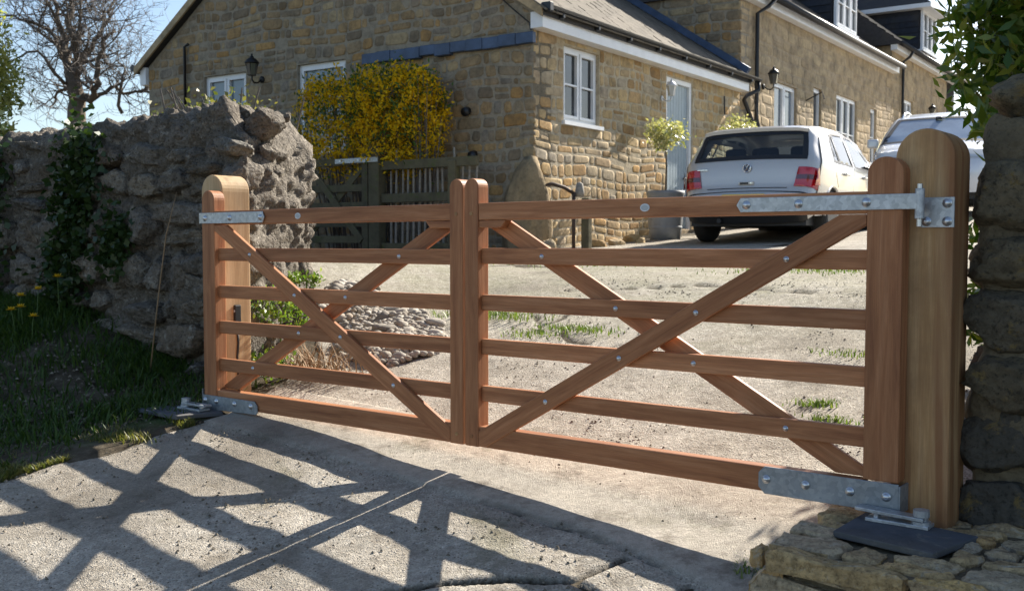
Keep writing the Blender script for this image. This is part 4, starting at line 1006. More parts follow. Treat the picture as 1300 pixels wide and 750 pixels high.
def blades(name, P, H, mat, lean=.35, wd=.006):
    """grass: P (n,3) feet, H (n) heights"""
    n = len(P); a = NR.uniform(0, 2 * PI, n); dx = np.stack([np.cos(a), np.sin(a), a * 0], 1); sd = np.stack([-np.sin(a), np.cos(a), a * 0], 1) * (wd * NR.uniform(.6, 1.3, n))[:, None]
    ln = (lean * NR.uniform(.2, 1.4, n) * H)[:, None]; up = np.array([0, 0, 1.0])
    m1 = P + dx * ln * .35 + up * (H * .55)[:, None]; m2 = P + dx * ln + up * (H * .95)[:, None]
    V = np.stack([P - sd, P + sd, m1 + sd * .75, m1 - sd * .75, m2 + sd * .15, m2 - sd * .15], 1).reshape(-1, 3)
    b = np.arange(n)[:, None] * 6; F = np.concatenate([b + np.array([0, 1, 2, 3]), b + np.array([3, 2, 4, 5])], 0)
    return np_mesh(name, V, F, mat)
M_GRASS = m_leaf('grass', [(.024, .055, .01), (.05, .098, .018), (.085, .13, .03), (.038, .08, .016)], .25, .5, .3)
M_TUFT = m_leaf('bright_grass', [(.07, .125, .022), (.12, .18, .035), (.19, .22, .07)], .25, .5, .3)
M_LAUREL = m_leaf('laurel_leaf', [(.035, .085, .012), (.08, .15, .02), (.13, .20, .03), (.22, .26, .045), (.05, .10, .016)], .36, .3, .5)
M_IVY = m_leaf('ivy_leaf', [(.02, .04, .012), (.035, .065, .018), (.05, .08, .025)], .2, .4, .4)
M_HEDGE = m_leaf('sunlit_hedge_leaf', [(.09, .12, .03), (.16, .17, .05), (.23, .20, .08), (.12, .13, .045)], .3, .5, .3)
M_EVER = m_leaf('pale_evergreen_leaf', [(.10, .13, .035), (.30, .31, .11), (.42, .40, .17), (.22, .23, .08)], .45, .5, .3)
M_FGREEN = m_leaf('forsythia_green', [(.05, .10, .015), (.09, .16, .025), (.06, .09, .02)], .35)
M_FYEL = m_leaf('forsythia_flower', [(.72, .44, .008), (.82, .55, .015), (.62, .35, .008)], .3, .6, .2)
M_HOLLY = m_leaf('variegated_holly', [(.58, .53, .26), (.70, .66, .42), (.22, .25, .08), (.50, .47, .24)], .2, .3, .5)
M_WEED = m_leaf('weed_leaf', [(.06, .12, .018), (.12, .20, .03), (.22, .27, .045)], .35)
M_YEL = m_flat('yellow_petal', (.75, .50, .02), .6)
M_STEM = m_flat('green_stem', (.07, .12, .03), .7)
M_STRAW = m_flat('dead_straw', (.30, .20, .11), .8, grain=30, amt=.3)
M_BARK = m_stone('grey_bark', [(.13, .105, .082), (.16, .13, .10)], 12, .8, .02, vary=.35, lich=(.13, .125, .09))
M_TWIG = m_flat('brown_twig', (.125, .105, .088), .85, grain=20, amt=.3)
M_MOSSW = m_stone('mossy_wood', [(.11, .095, .06), (.14, .12, .07)], 14, .5, .008, vary=.35, lich=(.085, .105, .03), dirt=(.05, .045, .03))
M_PALE = m_flat('weathered_paling', (.27, .24, .20), .85, grain=25, amt=.3)

# grass over the bank before the ruined wall
n = 80000; w = -1.75 - 4.2 * NR.random(n) ** .9; u = NR.uniform(1.6, 3.95, n)
msk = vfbm(w * 1.5, u * 1.5, 71, 3); edge = np.interp(u, [1.5, 2.2, 3.0, 3.54, 4], [-2.05, -1.98, -1.88, -1.8, -1.9])
dens_ = np.clip((u - 2.9) / .5, .3, 1) * np.clip((-1.95 - w) / .4, .2, 1) + np.clip((2.55 - u) / .4, 0, .8) + np.clip((-3.2 - w) / 1.5, 0, 1) * .25
keep = (w < edge - .01) & (NR.random(n) < np.clip(dens_ * (msk * 1.6 + .62), 0, 1))
w, u = w[keep], u[keep]; X, Y = wu_np(w, u)
o = link('bank_grass', blades('bank_grass', np.stack([X, Y, G_np(w, u) - .02], 1), NR.uniform(.03, .12, len(w)), M_GRASS, .9, .0055)); o['kind'] = 'stuff'
n = 11000; u = NR.uniform(1.6, 3.35, n); w = np.interp(u, [1.5, 2.2, 2.6, 3.0, 3.36], [-2.02, -1.92, -1.88, -1.82, -1.74]) - np.abs(NR.normal(size=n)) * .12 + .03; keep = (vnoise(u * 5, w * 5, 5) > -.12); w, u = w[keep], u[keep]; X, Y = wu_np(w, u)
o = link('edge_moss', blades('edge_moss', np.stack([X, Y, G_np(w, u)], 1), NR.uniform(.012, .055, len(w)), M_HEDGE, .9, .0035)); o['kind'] = 'stuff'

def tuft(w, u, r, h, n, label, mat=None, dry=None):
    p = wu(w, u); t = thing('grass_tuft', label, 'grass tuft', (p.x, p.y, drive_z(w, u) - .01), NR.random() * 6)
    n = n * 2; P = np.stack([NR.normal(size=n) * r * .55, NR.normal(size=n) * r * .35, np.zeros(n)], 1); a_ = NR.integers(0, max(3, n // 30), n); P += NR.normal(size=(n // 30 + 3, 3))[a_] * np.array([r * .4, r * .25, 0])
    o = link('blade', blades('blade', P, NR.uniform(.3, 1, n) * h * .75, mat or M_TUFT, .7, .004), t); o['kind'] = 'stuff'
tuft(-1.62, 5.72, .35, .11, 260, 'bright green grass tuft at the back edge of the cobble heap')
tuft(-.78, 5.62, .26, .06, 200, 'low green tuft in the drive crack behind the meeting stiles')
tuft(-1.02, 5.45, .26, .05, 180, 'flat mossy green patch in the drive crack just behind the meeting stiles')
tuft(1.12, 4.85, .10, .06, 90, 'small grass tuft behind the right leaf, low beside the back brace')
tuft(1.26, 4.70, .10, .05, 90, 'small grass tuft behind the right leaf, nearest the hanging stile foot')
tuft(.9, 5.6, .14, .05, 90, 'small yellowish tuft behind the right leaf, high near its hanging stile')
tuft(1.50, 3.32, .06, .05, 60, 'tiny weed in the joint of the concrete beneath the right gate leaf')
tuft(1.45, 2.98, .05, .03, 50, 'tiny weed on the concrete in front of the plinth corner')
tuft(.15, 8.1, .9, .05, 420, 'long low strip of grass on the drive before the parked hatchback')
tuft(-1.83, 3.05, .10, .07, 110, 'pale dry grass tuft at the drive edge by the left slate slab', M_HEDGE)
tuft(-2.2, 8.3, .9, .06, 300, 'grass strip along the shaded foot of the old garden gate')

# yellow flowers in the grass
FLAB = ['leftmost yellow flower in the shaded grass before the ruined wall', 'yellow flower second from the left in the shaded grass', 'low yellow flower in the middle of the cluster, left of the wall ivy', 'short yellow flower nearest the camera in the middle of the cluster', 'tallest yellow flower, close to the wall at the right of the cluster', 'rightmost and lowest yellow flower of the cluster in the shaded grass']
for k, (w_, u_, h_) in enumerate(((-4.02, 3.55, .19), (-3.90, 3.62, .22), (-3.86, 3.5, .16), (-3.80, 3.42, .19), (-3.78, 3.72, .29), (-3.64, 3.45, .17))):
    p = wu(w_, u_); t = thing('yellow_flower', FLAB[k], 'flower', (p.x, p.y, gwu(w_, u_)), k * 1.1, 'yellow flowers in the grass')
    MB().tube([(0, 0, 0), (.01, 0, h_ * .6), (.02, .005, h_)], .003, 5).obj('stem', M_STEM, t)
    for q in range(18):
        a = q * 2 * PI / 9 + .2 * (q // 9); ca, sa_ = math.cos(a), math.sin(a); r = .038 if q < 9 else .024; up_ = .006 if q < 9 else .026
        obj('petal', [(.02, .005, h_), (.02 + ca * r * .6 - sa_ * .009, .005 + sa_ * r * .6 + ca * .009, h_ + .008), (.02 + ca * r, .005 + sa_ * r, h_ + up_), (.02 + ca * r * .6 + sa_ * .009, .005 + sa_ * r * .6 - ca * .009, h_ + .008)], [(0, 1, 2, 3)], M_YEL, t)
# dry stalk leaning on the wall
a, b = wu(-2.72, 3.72), wu(-2.60, 3.80)
t = thing('dry_stalk', 'thin dead brown stalk leaning against the ruined wall', 'stalk', (a.x, a.y, gwu(-2.72, 3.72)), 0)
dv_ = b - a; MB().tube([(0, 0, 0), (dv_.x * .4, dv_.y * .4, .45), (dv_.x * .8, dv_.y * .8, .85), (dv_.x * 1.3, dv_.y * 1.3, 1.12)], [.005, .005, .004, .002], 6).obj('stem', M_STRAW, t, smooth=True)

# ivy on the wall face
def rwp(x, y, z): return RWO + GV * x + NV * y + Vector((0, 0, .5 + z))
def ivy(spots, n, label, r=.14):
    p0 = rwp(spots[0][0], -.02, spots[0][1]); t = thing('ivy', label, 'ivy', p0)
    pts = []
    for _ in range(n):
        x, z, s = spots[NR.integers(len(spots))]; q = rwp(x + NR.normal() * s, -.05 + abs(NR.normal()) * -.04, z + NR.normal() * s * 1.2); pts.append(np.array(q - p0))
    link('foliage', leaf_mesh('foliage', np.array(pts), .055, M_IVY, .8, -.4, .2, None, tuple(-NV * .8)), t)
    MB().tube([(0, 0, -.02)] + [tuple(rwp(x, -.02, z) - p0) for x, z, s in spots[1:]], .008, 5).obj('stem', M_TWIG, t)
ivy([(-1.92, .05, .10), (-1.95, .25, .11), (-1.98, .45, .12), (-1.95, .65, .13), (-1.9, .85, .13), (-1.85, 1.05, .13), (-1.78, 1.25, .13), (-1.72, 1.45, .13), (-1.65, 1.62, .13)], 3600, 'dark ivy growing up the middle of the ruined wall, to its top')
ivy([(-3.4, .5, .18), (-3.3, .8, .22), (-3.2, 1.1, .22), (-3.2, 1.4, .22), (-3.1, 1.6, .2)], 2600, 'dark ivy mass at the far left of the ruined wall')
ivy([(-1.28, 1.0, .07), (-1.22, 1.1, .07)], 420, 'small separate ivy patch on the ruined wall, nearest the dry stalk')

# weeds at the foot of the wall end
def weed(w, u, dz, r, n, label, size=.036):
    p = wu(w, u); t = thing('weed', label, 'weed', (p.x, p.y, drive_z(w, u) + dz))
    P, c = clumps(max(8, n // 7), 14, lambda: in_ell((0, 0, r * .5), (r, r, r * .6)), r * .22)
    link('foliage', leaf_mesh('foliage', P, size, M_WEED, .5, .6), t)
    MB().tube([(0, 0, -dz * .4), (0, 0, r * .4)], .006, 5).obj('stem', M_STEM, t)
weed(-1.93, 4.10, .30, .16, 220, 'bright leafy weed on the wall end, just above the sensor height')
weed(-1.98, 4.35, .48, .09, 90, 'small bright weed high on the wall end, above the cobbles')
weed(-1.90, 3.98, .05, .13, 150, 'bright leafy weed low behind the left gate, beside the post')
def straw(w, u, label):
    p = wu(w, u); t = thing('dead_grass', label, 'dead grass', (p.x, p.y, drive_z(w, u)))
    n = 260; P = np.stack([NR.normal(size=n) * .16, NR.normal(size=n) * .08, np.zeros(n)], 1)
    o = link('blade', blades('blade', P, NR.uniform(.06, .22, n), M_STRAW, 1.2, .004), t, (0, 0, 0), (0, 0, -YAW)); o['kind'] = 'stuff'
straw(-1.72, 4.2, 'tangle of dead straw behind the foot of the left gate')

# laurel behind the pier
def bush(name, label, cat, loc, parts, rz=0):
    t = thing(name, label, cat, loc, rz)
    for nm, me, kd in parts:
        o = link(nm, me, t)
        if kd: o['kind'] = kd
    return t
rgb = random.Random(2)
def stems(pairs, rad=.02):
    mb = MB()
    for a, b in pairs:
        m_ = [(a[i] + b[i]) / 2 + (rgb.uniform(-.06, .06) if i < 2 else 0) for i in range(3)]
        mb.tube([a, m_, b], [rad, rad * .8, rad * .35], 5)
    return mb
lo = wu(3.0, 5.3); gz_ = gwu(3.0, 5.3)
def lpt():
    while True:
        w_ = NR.uniform(-1.2, 1.7); u_ = NR.uniform(-.85, 1.2); z_ = NR.uniform(.15, 3.5)
        e = -1.15 + .08 * math.sin(z_ * 3.1) + .12 * math.sin(z_ * 7.3 + 1) + (.05 if z_ < 1.2 else 0) + max(0, z_ - 2.4) * .12
        if w_ < e: continue
        if NR.random() < .9 and w_ > e + .42 and u_ > -.4: continue
        return np.array(GV * w_ + NV * u_) + np.array([0, 0, z_])
P, c = clumps(4600, 28, lpt, .055)
lm = leaf_mesh('foliage', P, .085, M_LAUREL, .36, .6, .2)
st_ = stems([((0 + rgb.uniform(-.5, .9), rgb.uniform(-.4, .4), 0), (rgb.uniform(-.8, .9), rgb.uniform(-.6, .6), rgb.uniform(1.8, 3.2))) for _ in range(14)], .03)
bush('laurel_hedge', 'tall glossy green laurel behind the right stone pier', 'laurel', (lo.x, lo.y, gz_), [('foliage', lm, None), ('stem', mesh('stem', st_.v, st_.f, M_BARK), None)])

# forsythia against the gable, house-local x = along the front (so -x is in front of the gable)
def hpt(x, y, z): return HM @ Vector((x, y, z - HZ))
fo = hpt(-.45, 2.12, 1.36)
def fpt(k_=0):
    while True:
        y, z = NR.uniform(-1.35, 1.3), NR.uniform(1.0, 2.38); x = NR.uniform(-.42, .38)
        e = ((y - .06) / 1.17) ** 4 + ((z - 1.68) / .68) ** 4 + (x / .42) ** 2
        if e < 1 and (e > .35 or NR.random() < .35) and not (k_ and NR.random() < np.clip((1.62 - z) * 1.0, 0, .55)) and not (k_ and y > .55 and NR.random() < .35): return x, y, z
FM = Matrix.Rotation(HROT, 3, 'Z'); F3 = np.array(FM)
P, c = clumps(560, 22, lambda: F3 @ np.array(fpt(1)), .045); fy = leaf_mesh('blossom', P, .052, M_FYEL, .55, .3)
P, c = clumps(250, 22, lambda: F3 @ np.array(fpt()), .07); keep_top = NR.random(len(P)) < np.clip((P[:, 2] - 1.0) / 1.1, .25, 1); fg_ = leaf_mesh('foliage', P[keep_top], .065, M_FGREEN, .4, 1.0)
sm = MB()
for k in range(60):
    y = rgb.uniform(-1.15, 1.1); a = FM @ Vector((rgb.uniform(-.1, .2), y * .8, 0)); b = FM @ Vector((rgb.uniform(-.3, .3), y, rgb.uniform(1.6, 2.4))); sm.tube([a, (a + b) / 2 + Vector((rgb.uniform(-.05, .05), rgb.uniform(-.05, .05), 0)), b], [.012, .009, .003], 5)
bush('forsythia_bush', 'rounded bush of yellow blossom against the cottage gable', 'bush', fo, [('blossom', fy, None), ('foliage', fg_, None), ('stem', mesh('stem', sm.v, sm.f, M_TWIG), None)])

# variegated standard hollies in planters
M_TUB = m_flat('grey_tub', (.27, .29, .31), .6, grain=10, amt=.15)
def planter(t_, out, r, h, label, rings=True):
    p = hpt(t_, -out, 0); z = gxy(p.x, p.y) + .01; t = thing('planter', label, 'planter', (p.x, p.y, z), HROT)
    MB().lathe([(r * .82, 0), (r * .9, h * .25), (r * .97, h * .55), (r, h * .9), (r * 1.04, h * .93), (r * 1.05, h), (r * .95, h), (r * .93, h * .9)], 24).obj('tub', M_TUB, t, smooth=True)
    MB().lathe([(r * .935, h * .88), (r * .5, h * .92), (.01, h * .93)], 16).obj('soil', MAT_EARTH, t, smooth=True)
    for k in ((.22, .885), (.62, .985)): MB().lathe([(r * k[1], h * k[0]), (r * k[1] + .006, h * k[0] + .004), (r * k[1] + .008, h * (k[0] + .06)), (r * k[1], h * (k[0] + .065))], 24).obj('hoop', M_TUB, t, smooth=True)
    return Vector((p.x, p.y, z + h * .9))
def holly(p, sh, cr, label, n=60):
    t = thing('potted_holly', label, 'holly tree', p)
    MB().tube([(0, 0, 0), (.012, .01, sh * .5), (0, 0, sh + .05)], [.017, .014, .012], 7).obj('trunk', M_BARK, t, smooth=True)
    P, c = clumps(n, 18, lambda: in_ell((0, 0, sh + cr * .5), (cr, cr, cr * .62), .3), .05)
    link('crown', leaf_mesh('crown', P, .06, M_HOLLY, .55, .2), t)
p = planter(2.52, .5, .25, .66, 'grey round planter by the cottage door, left of the hatchback'); holly(p, .70, .26, 'small standard holly with cream edged leaves before the pale door', 60)
p = planter(5.25, .45, .27, .62, 'grey round planter hidden beyond the hatchback, under the diagonal downpipe'); holly(p, .80, .30, 'second cream leaved holly showing just above the hatchback roof', 60)

# bare tree beyond the wall
tb = Vector((-9.95, 24.0, 0)); tb.z = gxy(tb.x, tb.y); bt = thing('bare_tree', 'large bare tree with spreading limbs beyond the ruined wall', 'tree', tb)
def q(px, py, dy=0): return Vector(((px - 100) * .01805, dy, 1.54 + (308 - py) * .01805 - tb.z))
MB().tube([(0, 0, -.2), (.02, 0, 1.5), (.05, 0, 3), q(104, 130), q(101, 112), q(95, 92)], [.27, .23, .20, .18, .17, .13], 10).obj('trunk', M_BARK, bt, smooth=True)
twig = MB(); rgt = random.Random(21)
def sprout(mb, p, d, L, r, lv):
    pts = [p]; rr = [r]; n = 5; dd = d.normalized()
    for k in range(n):
        dd = (dd + Vector((rgt.gauss(0, .17), rgt.gauss(0, .17), rgt.gauss(.045, .13)))).normalized(); pts.append(pts[-1] + dd * L / n); rr.append(r * (1 - .85 * (k + 1) / n))
    (mb if lv == 0 else twig).tube(pts, rr, 5 if lv < 2 else 3, False)
    if lv < 3:
        for k in range((7, 6, 4)[lv]):
            i = rgt.randrange(1, n + 1); s = Vector((rgt.gauss(0, 1), rgt.gauss(0, 1), rgt.gauss(.25, .7))); s = (s - dd * s.dot(dd) * .6).normalized()
            sprout(mb, pts[i], (dd * .7 + s).normalized(), L * rgt.uniform(.35, .62), max(.006, rr[i] * .6 + .004), lv + 1)
limbs = [([q(98, 108), q(84, 75, .3), q(76, 45, .5), q(66, 18, .6), q(52, -20, .9)], .15), ([q(100, 105), q(104, 85), q(108, 65, -.2), q(102, 35, -.3), q(100, 10), q(97, -40)], .17),
         ([q(103, 95), q(112, 60, .5), q(128, 30, .6), q(135, 10, .6), q(150, -10, .5)], .09), ([q(85, 82, .3), q(68, 40), q(50, 32, -.3), q(30, 28, -.4), q(12, 38, -.5)], .07),
         ([q(104, 125), q(122, 128), q(134, 112, -.2), q(138, 85, -.3), q(148, 60, -.4), q(162, 48, -.4)], .13), ([q(122, 126), q(140, 112, .3), q(160, 115, .5), q(176, 112, .6), q(188, 118, .7)], .07),
         ([q(95, 118), q(80, 112, .4), q(62, 118, .6), q(50, 132, .8)], .07), ([q(96, 110), q(84, 100, -.4), q(66, 70, -.5), q(44, 86, -.7), q(30, 100, -.8)], .06), ([q(155, 145, .2), q(156, 110, .2), q(160, 92, .2), q(150, 70, .3)], .06),
         ([q(106, 78), q(118, 62, -.5), q(126, 20, -.6), q(118, -10, -.6)], .07), ([q(78, 50, .5), q(60, 8, .4), q(40, -20, .4)], .07)]
for pts, r in limbs:
    mb = MB(); n = len(pts); r *= .74; rr = [r * (1 - .72 * k / (n - 1)) for k in range(n)]
    sm_ = []; rs = []
    for i in range(n - 1):
        for k in range(3):
            t_ = k / 3; a = pts[i].lerp(pts[i + 1], t_) + Vector((rgt.gauss(0, .03), rgt.gauss(0, .03), rgt.gauss(0, .03))); sm_.append(a); rs.append(rr[i] + (rr[i + 1] - rr[i]) * t_)
    sm_.append(pts[-1]); rs.append(rr[-1]); mb.tube(sm_, rs, 7)
    for k in range(15):
        i = rgt.randrange(2, len(sm_)); d = (sm_[i] - sm_[i - 1]).normalized(); s = Vector((rgt.gauss(0, 1), rgt.gauss(0, 1), rgt.gauss(.2, .6))).normalized()
        sprout(mb, sm_[i], (d * .6 + s).normalized(), rgt.uniform(.7, 1.6), max(.012, rs[i] * .45), 1)
    mb.obj('limb', M_BARK, bt, smooth=True)
o = twig.obj('twig', M_TWIG, bt); o['kind'] = 'stuff'

# pale evergreen at the far left, sunlit hedge behind the wall
ev = Vector((-5.95, 11.3, 0)); ev.z = gxy(ev.x, ev.y)
P, c = clumps(330, 40, lambda: in_ell((0, 0, 1.75), (.6, .6, 1.2), .25), .07)
st_ = stems([((0, 0, 0), (rgb.uniform(-.5, .5), rgb.uniform(-.5, .5), rgb.uniform(1.5, 2.7))) for _ in range(12)], .03)
bush('evergreen_shrub', 'pale sunlit evergreen shrub at the left edge, behind the ruined wall', 'shrub', ev, [('foliage', leaf_mesh('foliage', P, .075, M_EVER, .4, .4), None), ('stem', mesh('stem', st_.v, st_.f, M_TWIG), None)])
hb = wu(-3.3, 5.0); hb.z = gwu(-3.3, 5.0)
P, c = clumps(110, 26, lambda: np.array(GV * NR.uniform(-1.1, .1) + NV * NR.uniform(-.35, .25)) + np.array([0, 0, NR.uniform(.85, 1.36) + .06 * math.sin(NR.random() * 9)]), .07)
st_ = stems([((rgb.uniform(-.4, .4), rgb.uniform(-.3, .3), 0), (rgb.uniform(-.7, .5), rgb.uniform(-.3, .3), 1.5)) for _ in range(10)], .015)
bush('low_shrub', 'sunlit yellow green shrub peeping over the top of the ruined wall', 'shrub', hb, [('foliage', leaf_mesh('foliage', P, .05, M_HEDGE, .6, .5), None), ('stem', mesh('stem', st_.v, st_.f, M_TWIG), None)])
# ------------------------------------------------------------------ old garden gate and paling fence before the gable (house-local x = -.7)
def gthing(name, label, cat, x, y, z):
    p = hpt(x, y, z); return thing(name, label, cat, p, HROT)
gzf = 1.36
# local frame: x away from the camera side, y along the gable to the left, z up
gp = gthing('mossy_gate_post', 'mossy green post between the old garden gate and the paling fence', 'post', -.7, 1.84, gzf)
MB().box(-.07, .07, -.085, .085, 0, 1.36).obj('post_shaft', M_MOSSW, gp, bev=.012)
gg = gthing('garden_gate', 'old mossy wooden garden gate with pale metal strap, beneath the yellow bush', 'gate', -.72, 1.95, gzf)
for z in (.22, .42, .64, .86, 1.19): MB().box(-.02, .015, 0, 2.3, z - .045, z + .045).obj('rail', M_MOSSW, gg, bev=.005)
for y in (0.0, 2.2): MB().box(-.035, .035, y, y + .1, .1, 1.28).obj('stile', M_MOSSW, gg, bev=.006)
for (ya, za), (yb, zb) in (((.1, .2), (1.0, 1.16)), ((.12, 1.14), (1.15, .2)), ((1.1, .2), (2.15, 1.16)), ((1.15, 1.15), (2.2, .2))):
    d = Vector((0, yb - ya, zb - za)); L = d.length
    MB().box(-.05 if za < zb else .018, -.025 if za < zb else .04, 0, L, -.045, .045).obj('brace', M_MOSSW, gg, (0, ya, za), (math.atan2(zb - za, yb - ya), 0, 0), bev=.004)
st = MB().box(-.062, -.052, -.19, .52, 1.165, 1.225).obj('hinge_strap', M_GALV, gg, bev=.003)
for y in (.42, .12, -.1): MB().lathe([(.014, 0), (.012, .012)], 8, (-.062, y, 1.195), '-y').obj('bolt', M_BOLT, st, (0, 0, 0), (0, 0, 0)) if False else MB().box(-.074, -.062, y - .013, y + .013, 1.182, 1.208).obj('bolt', M_BOLT, st, bev=.004)
MB().box(-.062, -.05, -.19, .1, .45, .50).obj('lower_hinge', M_GALV2, gg, bev=.003)
ff = gthing('paling_fence', 'mossy fence of thin upright stakes between the old gate post and the cottage', 'fence', -.7, 1.75, gzf)
for z in (.12, .72, 1.12): MB().box(-.03, .03, -1.45, 0, z - .055, z + .055).obj('rail', M_MOSSW, ff, bev=.008)
rgp = random.Random(31)
for k in range(15):
    y = -.08 - k * .093 + rgp.uniform(-.015, .015); h = 1.10 + rgp.uniform(-.06, .04) + (.25 if k in (1, 11) else 0); l = rgp.uniform(-.03, .03)
    MB().tube([(.045, y, 0), (.048, y + l * .5, h * .5), (.045, y + l, h)], [.016, .015, .012], 6).obj('stake', M_PALE, ff)
MB().box(-.055, .055, -1.16, -1.05, 0, 1.14).obj('post', M_MOSSW, ff, bev=.01)

# corner guard boulder, iron post, stake and rocks at the cottage corner
p = hpt(.02, .1, 1.38); cb = link('corner_boulder', rock_mesh('corner_boulder', 141, 4, M_GABLE, .66, .10), None, p, (.05, -.08, HROT), (.30, .36, 1.12)); tag(cb, 'tall grey guard stone standing at the cottage corner', 'boulder')
p = hpt(-.06, -.6, 0); z = gxy(p.x, p.y); ip = thing('iron_post', 'rusty iron standpipe with a bent top bar before the cottage corner', 'standpipe', (p.x, p.y, z), HROT)
M_RUST = m_flat('rusty_iron', (.07, .045, .032), .7, .3, grain=30, amt=.4)
MB().tube([(0, 0, 0), (0, 0, .68)], .022, 8).obj('pipe', M_RUST, ip, smooth=True)
MB().tube([(.02, -.0, .67), (-.1, .06, .74), (-.28, .12, .78), (-.36, .15, .76)], [.022, .024, .022, .015], 8).obj('top_bar', M_RUST, ip, smooth=True)
MB().lathe([(.05, .64), (.055, .7), (.04, .79), (.012, .81)], 10, (.1, -.02, 0)).obj('knob', M_PALE, ip, smooth=True)
p = hpt(.2, -.62, 0); ws = thing('wooden_stake', 'short mossy wooden stake beside the rusty standpipe', 'stake', (p.x, p.y, gxy(p.x, p.y)), HROT)
MB().box(-.05, .05, -.05, .05, 0, .62).obj('stake_shaft', M_MOSSW, ws, bev=.015)
RL = ['yellowish rock at the cottage foot, nearest the mossy stake', 'flat rock at the cottage foot, between stake and planter', 'rock right beside the round planter on the house side', 'small rock at the cottage foot left of the standpipe', 'pale rock before the planter at the cottage foot', 'low pale rock in the shade before the guard stone']
for k, (t_, o_, s) in enumerate(((.75, .45, .2), (1.15, .5, .17), (2.05, .25, .2), (-.35, .35, .16), (1.6, .6, .13), (-.1, .25, .2))):
    p = hpt(t_, -o_, 0); r = link('rock', RK[k], None, (p.x, p.y, gxy(p.x, p.y) + s * .2), (.2 * k, .1 * k, k), (s * .8, s * .7, s * .5)); tag(r, RL[k], 'rock', 'rocks at the foot of the cottage')
    r.data = r.data.copy(); r.data.materials.clear(); r.data.materials.append(M_OCHRE)
# ------------------------------------------------------------------ cars: local y forward, x to the right, z up, origin on the ground under the rear
m = Mat('silver_paint'); fl = m.voro(m.obj(), 900, out=1)
M_SILVER = m.set(color=m.mix(m.n('ShaderNodeSeparateColor', {0: fl}), (.50, .49, .47), (.60, .59, .57)), metal=.35, rough=.32, coat=.8, coat_rough=.05)
M_WHITEP = m_flat('pale_paint', (.62, .66, .72), .3, .15, .5, coat=.8)
M_TRIM = m_flat('black_trim', (.014, .014, .015), .5)
M_RUB = m_flat('tyre_rubber', (.018, .018, .018), .8, grain=40, amt=.3)
M_ALLOY = m_flat('wheel_alloy', (.45, .46, .47), .35, .8)
M_RED = m_flat('red_lens', (.45, .012, .018), .12, 0, .7, coat=1.0)
M_SMOKE = m_flat('smoked_red_lens', (.085, .008, .012), .12, 0, .7, coat=1.0)
M_SEAT = m_flat('dark_seat_cloth', (.012, .013, .017), .9)
M_CHROME = m_flat('chrome', (.75, .76, .78), .12, 1.0)
M_EMB = m_flat('emblem_blue', (.02, .035, .10), .3)
M_PLATE = m_flat('yellow_plate', (.70, .52, .05), .4)
m = Mat('tinted_glass'); fr = m.n('ShaderNodeFresnel', {'IOR': 1.5}); tp = m.n('ShaderNodeBsdfTransparent', {'Color': (.80, .87, .86)}); gl = m.n('ShaderNodeBsdfGlossy', {'Color': (1, 1, 1), 'Roughness': .03})
mx = m.t.nodes.new('ShaderNodeMixShader'); m.t.links.new(m.math('MULTIPLY', fr, 1.3, True), mx.inputs[0]); m.t.links.new(tp, mx.inputs[1]); m.t.links.new(gl, mx.inputs[2]); m.t.links.new(mx.outputs[0], m.out.inputs[0]); M_CGLASS = m.m

class Car:
    """body from one lengthwise strip (nose to tail over the roof) and two flanks, all with real window openings"""
    def __init__(s, prof, hw, belt, tum, edge=.10, low=.10):
        s.P = [Vector(p) for p in prof]; s.S = [0]
        for a, b in zip(s.P[:-1], s.P[1:]): s.S.append(s.S[-1] + (b - a).length)
        s.hw0, s.belt, s.tum, s.r, s.low = hw, belt, tum, edge, low; s.y0 = min(p.x for p in s.P); s.y1 = max(p.x for p in s.P)
    def at(s, q):
        for i in range(len(s.S) - 1):
            if q <= s.S[i + 1] or i == len(s.S) - 2:
                t = (q - s.S[i]) / (s.S[i + 1] - s.S[i]); break
        t = min(1, max(0, t)); n = len(s.P); p0, p1, p2, p3 = s.P[max(0, i - 1)], s.P[i], s.P[i + 1], s.P[min(n - 1, i + 2)]
        # light rounding of the corners of the profile
        f = lambda a, b, c, d: .5 * (2 * b + (c - a) * t * .55 + (2 * a - 5 * b + 4 * c - d) * t * t * .0 + (c - b) * 2 * (t - .5 * t * .55 * 0) * 1.0 - (c - a) * t * .55)
        p = p1.lerp(p2, t); d = (p2 - p1).normalized(); nn = Vector((-d.y, d.x))
        return p, nn
    def sm(s, q, w=.05):
        a, n1 = s.at(q - w); b, n2 = s.at(q); c, n3 = s.at(q + w)
        return (a + b * 2 + c) / 4, (n1 + n2 * 2 + n3).normalized()
    def hw(s, y, z):
        x = s.hw0
        x -= .10 * math.exp(-max(0, y - s.y0) / .26) + .16 * math.exp(-max(0, s.y1 - y) / .35)
        if z > s.belt: x -= (z - s.belt) * s.tum + max(0, z - s.belt - .25) ** 2 * .35
        else: x -= (s.belt - z) ** 2 * s.low
        return x
    def strip(s, q, k):
        """q along the profile, k = -1..1 across"""
        c, n = s.sm(q); inn = c - n * s.r * 1.0; xe = s.hw(inn.x, inn.y); a = abs(k) * xe; e = max(0, a - (xe - s.r)) / s.r
        d = s.r * (1 - math.sqrt(max(0, 1 - e * e))) + .05 * (a / xe) ** 2 * (1 if c.y < 1.25 else .6)
        p = c - n * d
        return (math.copysign(a, k) if k else 0, p.x, p.y)
    def flank(s, y, z, sg, o=0): return (sg * (s.hw(y, z) + o), y, z)
